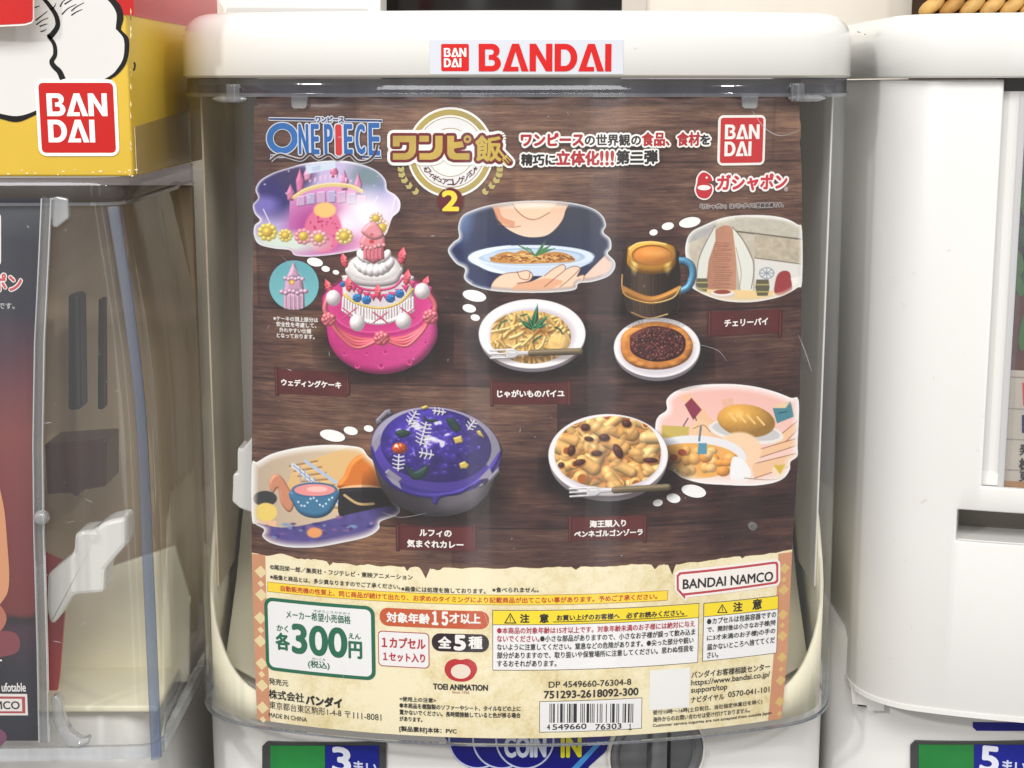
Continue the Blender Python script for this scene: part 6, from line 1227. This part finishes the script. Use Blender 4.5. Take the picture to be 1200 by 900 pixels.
# --- drawing of stairs by a pool of curry (no figures)
P = Paint(292, 516, 474, 646)
def inner():
    P.poly([(290, 510), (480, 510), (480, 650), (290, 650)], (190, 170, 150), grad=((230, 206, 170), 0))
    P.poly([(345, 545), (420, 520), (440, 530), (430, 560), (400, 600), (330, 590)], (226, 186, 128)); 
    for i in range(9): P.line([(340+i*5, 546+i*6), (372+i*5, 540+i*7)], 2.2, (170, 128, 84)); P.line([(340+i*5, 548.5+i*6), (372+i*5, 542.5+i*7)], 1, (236, 202, 150))
    P.line([(344, 545), (404, 596)], 5, (214, 226, 240)); P.line([(358, 540), (418, 582)], 4, (180, 196, 220)); P.line([(344, 545), (404, 596)], .8, (96, 110, 150))
    for i in range(11): x = 352+i*5.6; P.line([(x, 546+i*4.4), (x+1, 566+i*4.2)], 1.4, (150, 166, 200))
    P.poly(spline([(316, 566), (322, 556), (330, 558), (338, 570), (346, 586), (340, 600), (330, 590), (326, 572), (320, 578)], 4), (226, 150, 116), round_=3)
    P.poly(spline([(342, 574), (346, 594), (356, 604), (372, 607), (386, 602), (394, 590), (396, 574)], 4), (68, 128, 170), round_=6); P.ell(369, 574, 27, 9, (54, 104, 146), flat=True); P.ell(369, 574, 24, 7, (236, 150, 150), flat=True); P.ell(372, 573, 12, 3.4, (248, 196, 188), flat=True)
    for k in range(12): P.ell(350+k*3.6, 588+5*math.sin(k), 1.2, 1.2, (214, 232, 244), flat=True)
    P.ell(311, 584, 14, 9, (58, 58, 62), flat=True, soft=1); P.ell(312, 600, 13, 11, (236, 208, 112), flat=True, soft=1.5); P.poly([(298, 610), (324, 610), (326, 640), (300, 640)], (238, 190, 150))
    P.poly(spline([(398, 572), (404, 556), (412, 540), (428, 531), (442, 542), (450, 560), (452, 574)], 5), (234, 128, 44), round_=6); P.ell(425, 574, 28, 6, (246, 196, 150), flat=True)
    P.poly(spline([(398, 578), (402, 572), (448, 572), (456, 584), (468, 602), (450, 615), (420, 613), (398, 604)], 4), (30, 28, 34), round_=5); P.line([(404, 580), (420, 590), (438, 590)], 3, (200, 170, 120), smooth=True)
    P.poly(spline([(290, 612), (330, 618), (372, 612), (420, 600), (475, 592), (475, 620), (430, 630), (380, 640), (340, 646), (290, 640)], 5), (84, 74, 140), tex=.12, ts=9)
    for k in range(30): x = rd.uniform(302, 452); P.ell(x, 622-(x-302)*.1+rd.uniform(-7, 10), rd.uniform(1.5, 6), rd.uniform(1, 2.4), [(140, 96, 150), (60, 48, 112), (122, 150, 190)][rd.integers(3)], flat=True, soft=1.4, alpha=.8)
    P.ell(369, 624, 9, 6, (236, 160, 100), flat=True, soft=2)
bubble(P, [(295.6, 545), (302, 541), (318, 532), (340, 526), (362, 522.5), (388, 521), (408, 522), (424, 525), (432, 535), (444, 546), (452, 566), (462, 582), (469, 596), (464, 604), (446, 611), (444, 620), (430, 629), (400, 636), (370, 641), (340, 641), (318, 636), (308, 628), (310, 620), (300, 614), (295.6, 606)], inner=inner, fade=9)
picture('staircase_drawing', P, 6, PO)
# --- penne plate
P = Paint(630, 474, 812, 604)
shade_plate(P, 712.5, 533, 70, 48, 8, 10); P.ell(712, 565, 50, 26, (214, 204, 214), amb=.6, dif=.45, sp=.1) if False else None
food = spline([(650, 534), (652, 518), (662, 504), (678, 495), (700, 489), (724, 488), (744, 492), (760, 500), (770, 514), (774, 530), (770, 548), (758, 560), (738, 568), (712, 571), (686, 568), (664, 558), (654, 546)], 5); P.poly(food, (232, 156, 88), round_=8, tex=.08); P.clip = P.poly(food, (0, 0, 0), ret=True)
for k in range(74):
    x, y = 654+rd.uniform(0, 114), 492+rd.uniform(0, 78); a = rd.uniform(-1.2, 1.2); L = rd.uniform(6, 11); w = rd.uniform(12, 17); c = [(255, 204, 126), (255, 196, 116), (255, 212, 142), (250, 186, 104)][rd.integers(4)]
    p0, p1 = (x-L*math.cos(a), y-L*math.sin(a)), (x+L*math.cos(a), y+L*math.sin(a)); P.line([(p0[0]+1, p0[1]+3), (p1[0]+1, p1[1]+3)], w+1.5, (206, 128, 66), alpha=.4, soft=3); P.line([p0, p1], w, c, tube=True, sp=.14)
    if rd.random() < .3: P.ell(p1[0], p1[1], w*.36, w*.4, (244, 184, 110), flat=True); P.ell(p1[0]+.4, p1[1]+.4, w*.24, w*.28, (160, 84, 34), flat=True, soft=1)
for k in range(26): P.ell(654+rd.uniform(0, 114), 492+rd.uniform(0, 78), rd.uniform(5, 10), rd.uniform(3, 6), (253, 196, 118), amb=.66, dif=.42, sp=.1, bump=.3, bs=5, rot=rd.uniform(0, 180), alpha=.65)
P.ell(681, 560, 9.5, 9, (250, 190, 116), amb=.55); P.ell(682, 560.5, 5.6, 5.4, (178, 100, 44), flat=True, soft=1.5); P.ell(745, 566, 8, 7, (250, 186, 110), amb=.55); P.ell(745, 566, 4.4, 3.8, (170, 94, 40), flat=True, soft=1.5); P.clip = None
for x, y, rx, ry, ro in ((686, 500.5, 5, 4, 0), (734, 496, 5.5, 4, 20), (708, 512.5, 6, 4, 5), (724, 528.5, 4.4, 8.5, -28), (669.5, 527.5, 4.2, 6, 10), (699, 531, 6, 3.2, 0), (679, 541.5, 6.5, 3.4, -14), (762, 539, 8, 2.8, 3), (657.5, 544.5, 3.4, 3, 0), (690, 514, 5, 2.6, 10)): P.ell(x+.6, y+1.4, rx+.8, ry+.8, (120, 56, 22), flat=True, soft=2, alpha=.6, rot=ro); P.ell(x, y, rx*1.1, ry*1.1, (84, 44, 36), rot=ro, amb=.6, dif=.6, sp=.12)
fork(P, 668, 784, 577, 570.5); picture('penne_picture', P, 8, PO)
# --- drawing of a feast: plate of food, arms' colours and a straw-coloured loaf
P = Paint(766, 444, 944, 574)
def inner():
    P.poly([(760, 440), (950, 440), (950, 580), (760, 580)], (244, 186, 178), grad=((250, 222, 210), 90))
    P.poly([(797, 463), (808, 461), (852, 512), (840, 522), (818, 500)], (244, 196, 158)); P.poly([(802, 474), (810, 466), (822, 480), (812, 492)], (140, 50, 76)); P.line([(806, 490), (800, 500)], 1.2, (60, 40, 60)); P.line([(814, 488), (818, 498)], 1.2, (60, 40, 60))
    P.poly([(775, 498), (808, 500), (806, 516), (775, 512)], (206, 182, 96)); P.poly([(905, 478), (926, 470), (930, 488), (910, 496)], (76, 136, 150)); P.poly([(905, 478), (914, 472), (926, 470), (920, 478)], (240, 208, 168)); P.line([(912, 484), (922, 482)], 1, (30, 60, 80))
    P.poly([(845, 468), (858, 466), (862, 484), (848, 484)], (238, 186, 160))
    for q in (((906, 516), (945, 484), (945, 492), (912, 526)), ((884, 528), (945, 510), (945, 518), (890, 536)), ((880, 544), (945, 528), (945, 540), (884, 560))): P.poly(q, (246, 200, 160)); P.line([q[0], q[1]], .8, (130, 84, 60)); P.line([q[3], q[2]], .8, (130, 84, 60))
    P.poly(spline([(808, 500), (818, 492), (828, 494), (834, 502), (830, 514), (818, 514), (808, 508)], 4), (246, 204, 166)); P.line([(812, 502), (824, 498), (832, 506)], .7, (130, 84, 60), smooth=True)
    # a big golden round loaf on a dish
    P.ell(874, 506, 44, 13, (238, 236, 232), flat=True, rot=8); P.ell(874, 505, 40, 10, (206, 204, 206), flat=True, rot=8); P.ell(874, 493, 34, 19, (222, 166, 78), amb=.7, dif=.4, sp=.1, rot=8, bump=.12)
    for i in range(4): P.line([(854+i*11, 484+i*1.5), (862+i*11, 493+i*1.5)], 2.4, (246, 206, 130))
    P.ell(866, 528, 26, 22, (250, 214, 178), flat=True, soft=3); P.ell(858, 532, 14, 10, (240, 190, 150), flat=True, soft=4)
    P.ell(812, 536, 62, 26, (236, 236, 240), flat=True); P.ell(810, 540, 56, 21, (240, 178, 96), flat=True)
    for k in range(34): P.ell(rd.uniform(774, 856), rd.uniform(528, 556), rd.uniform(5, 9), rd.uniform(4, 7), [(244, 182, 106), (236, 160, 80), (248, 198, 132)][rd.integers(3)], amb=.72, dif=.4, sp=.05)
    for x, y in ((799, 530), (789, 536), (780, 544)): P.ell(x, y, 5, 4, (184, 84, 46), flat=True, soft=1)
    P.poly([(818, 519), (828, 519), (828, 532), (817, 532)], (90, 150, 176)); P.line([(819, 516), (821, 500)], 2.4, (104, 120, 128)); P.poly(spline([(858, 536), (872, 540), (880, 556), (870, 566), (856, 562)], 4), (246, 246, 248))
    P.ell(914, 552, 10, 8, (248, 222, 196), flat=True); P.poly([(906, 545), (920, 544), (914, 556)], (216, 184, 70)); P.line([(872, 560), (905, 562), (925, 556)], .8, (120, 90, 70), smooth=True)
bubble(P, [(768, 496), (772, 487), (781, 480), (781, 468), (792, 458), (812, 452), (835, 450), (860, 450), (885, 453), (908, 459), (926, 466), (935.5, 470), (934.2, 520), (934, 534), (926, 541), (925, 550), (918, 560), (904, 566), (880, 569), (850, 568), (822, 566), (800, 560), (790, 553), (778, 546), (772, 532), (768, 516)], inner=inner, fade=9)
picture('feast_drawing', P, 6, PO)
fixparent(PO)
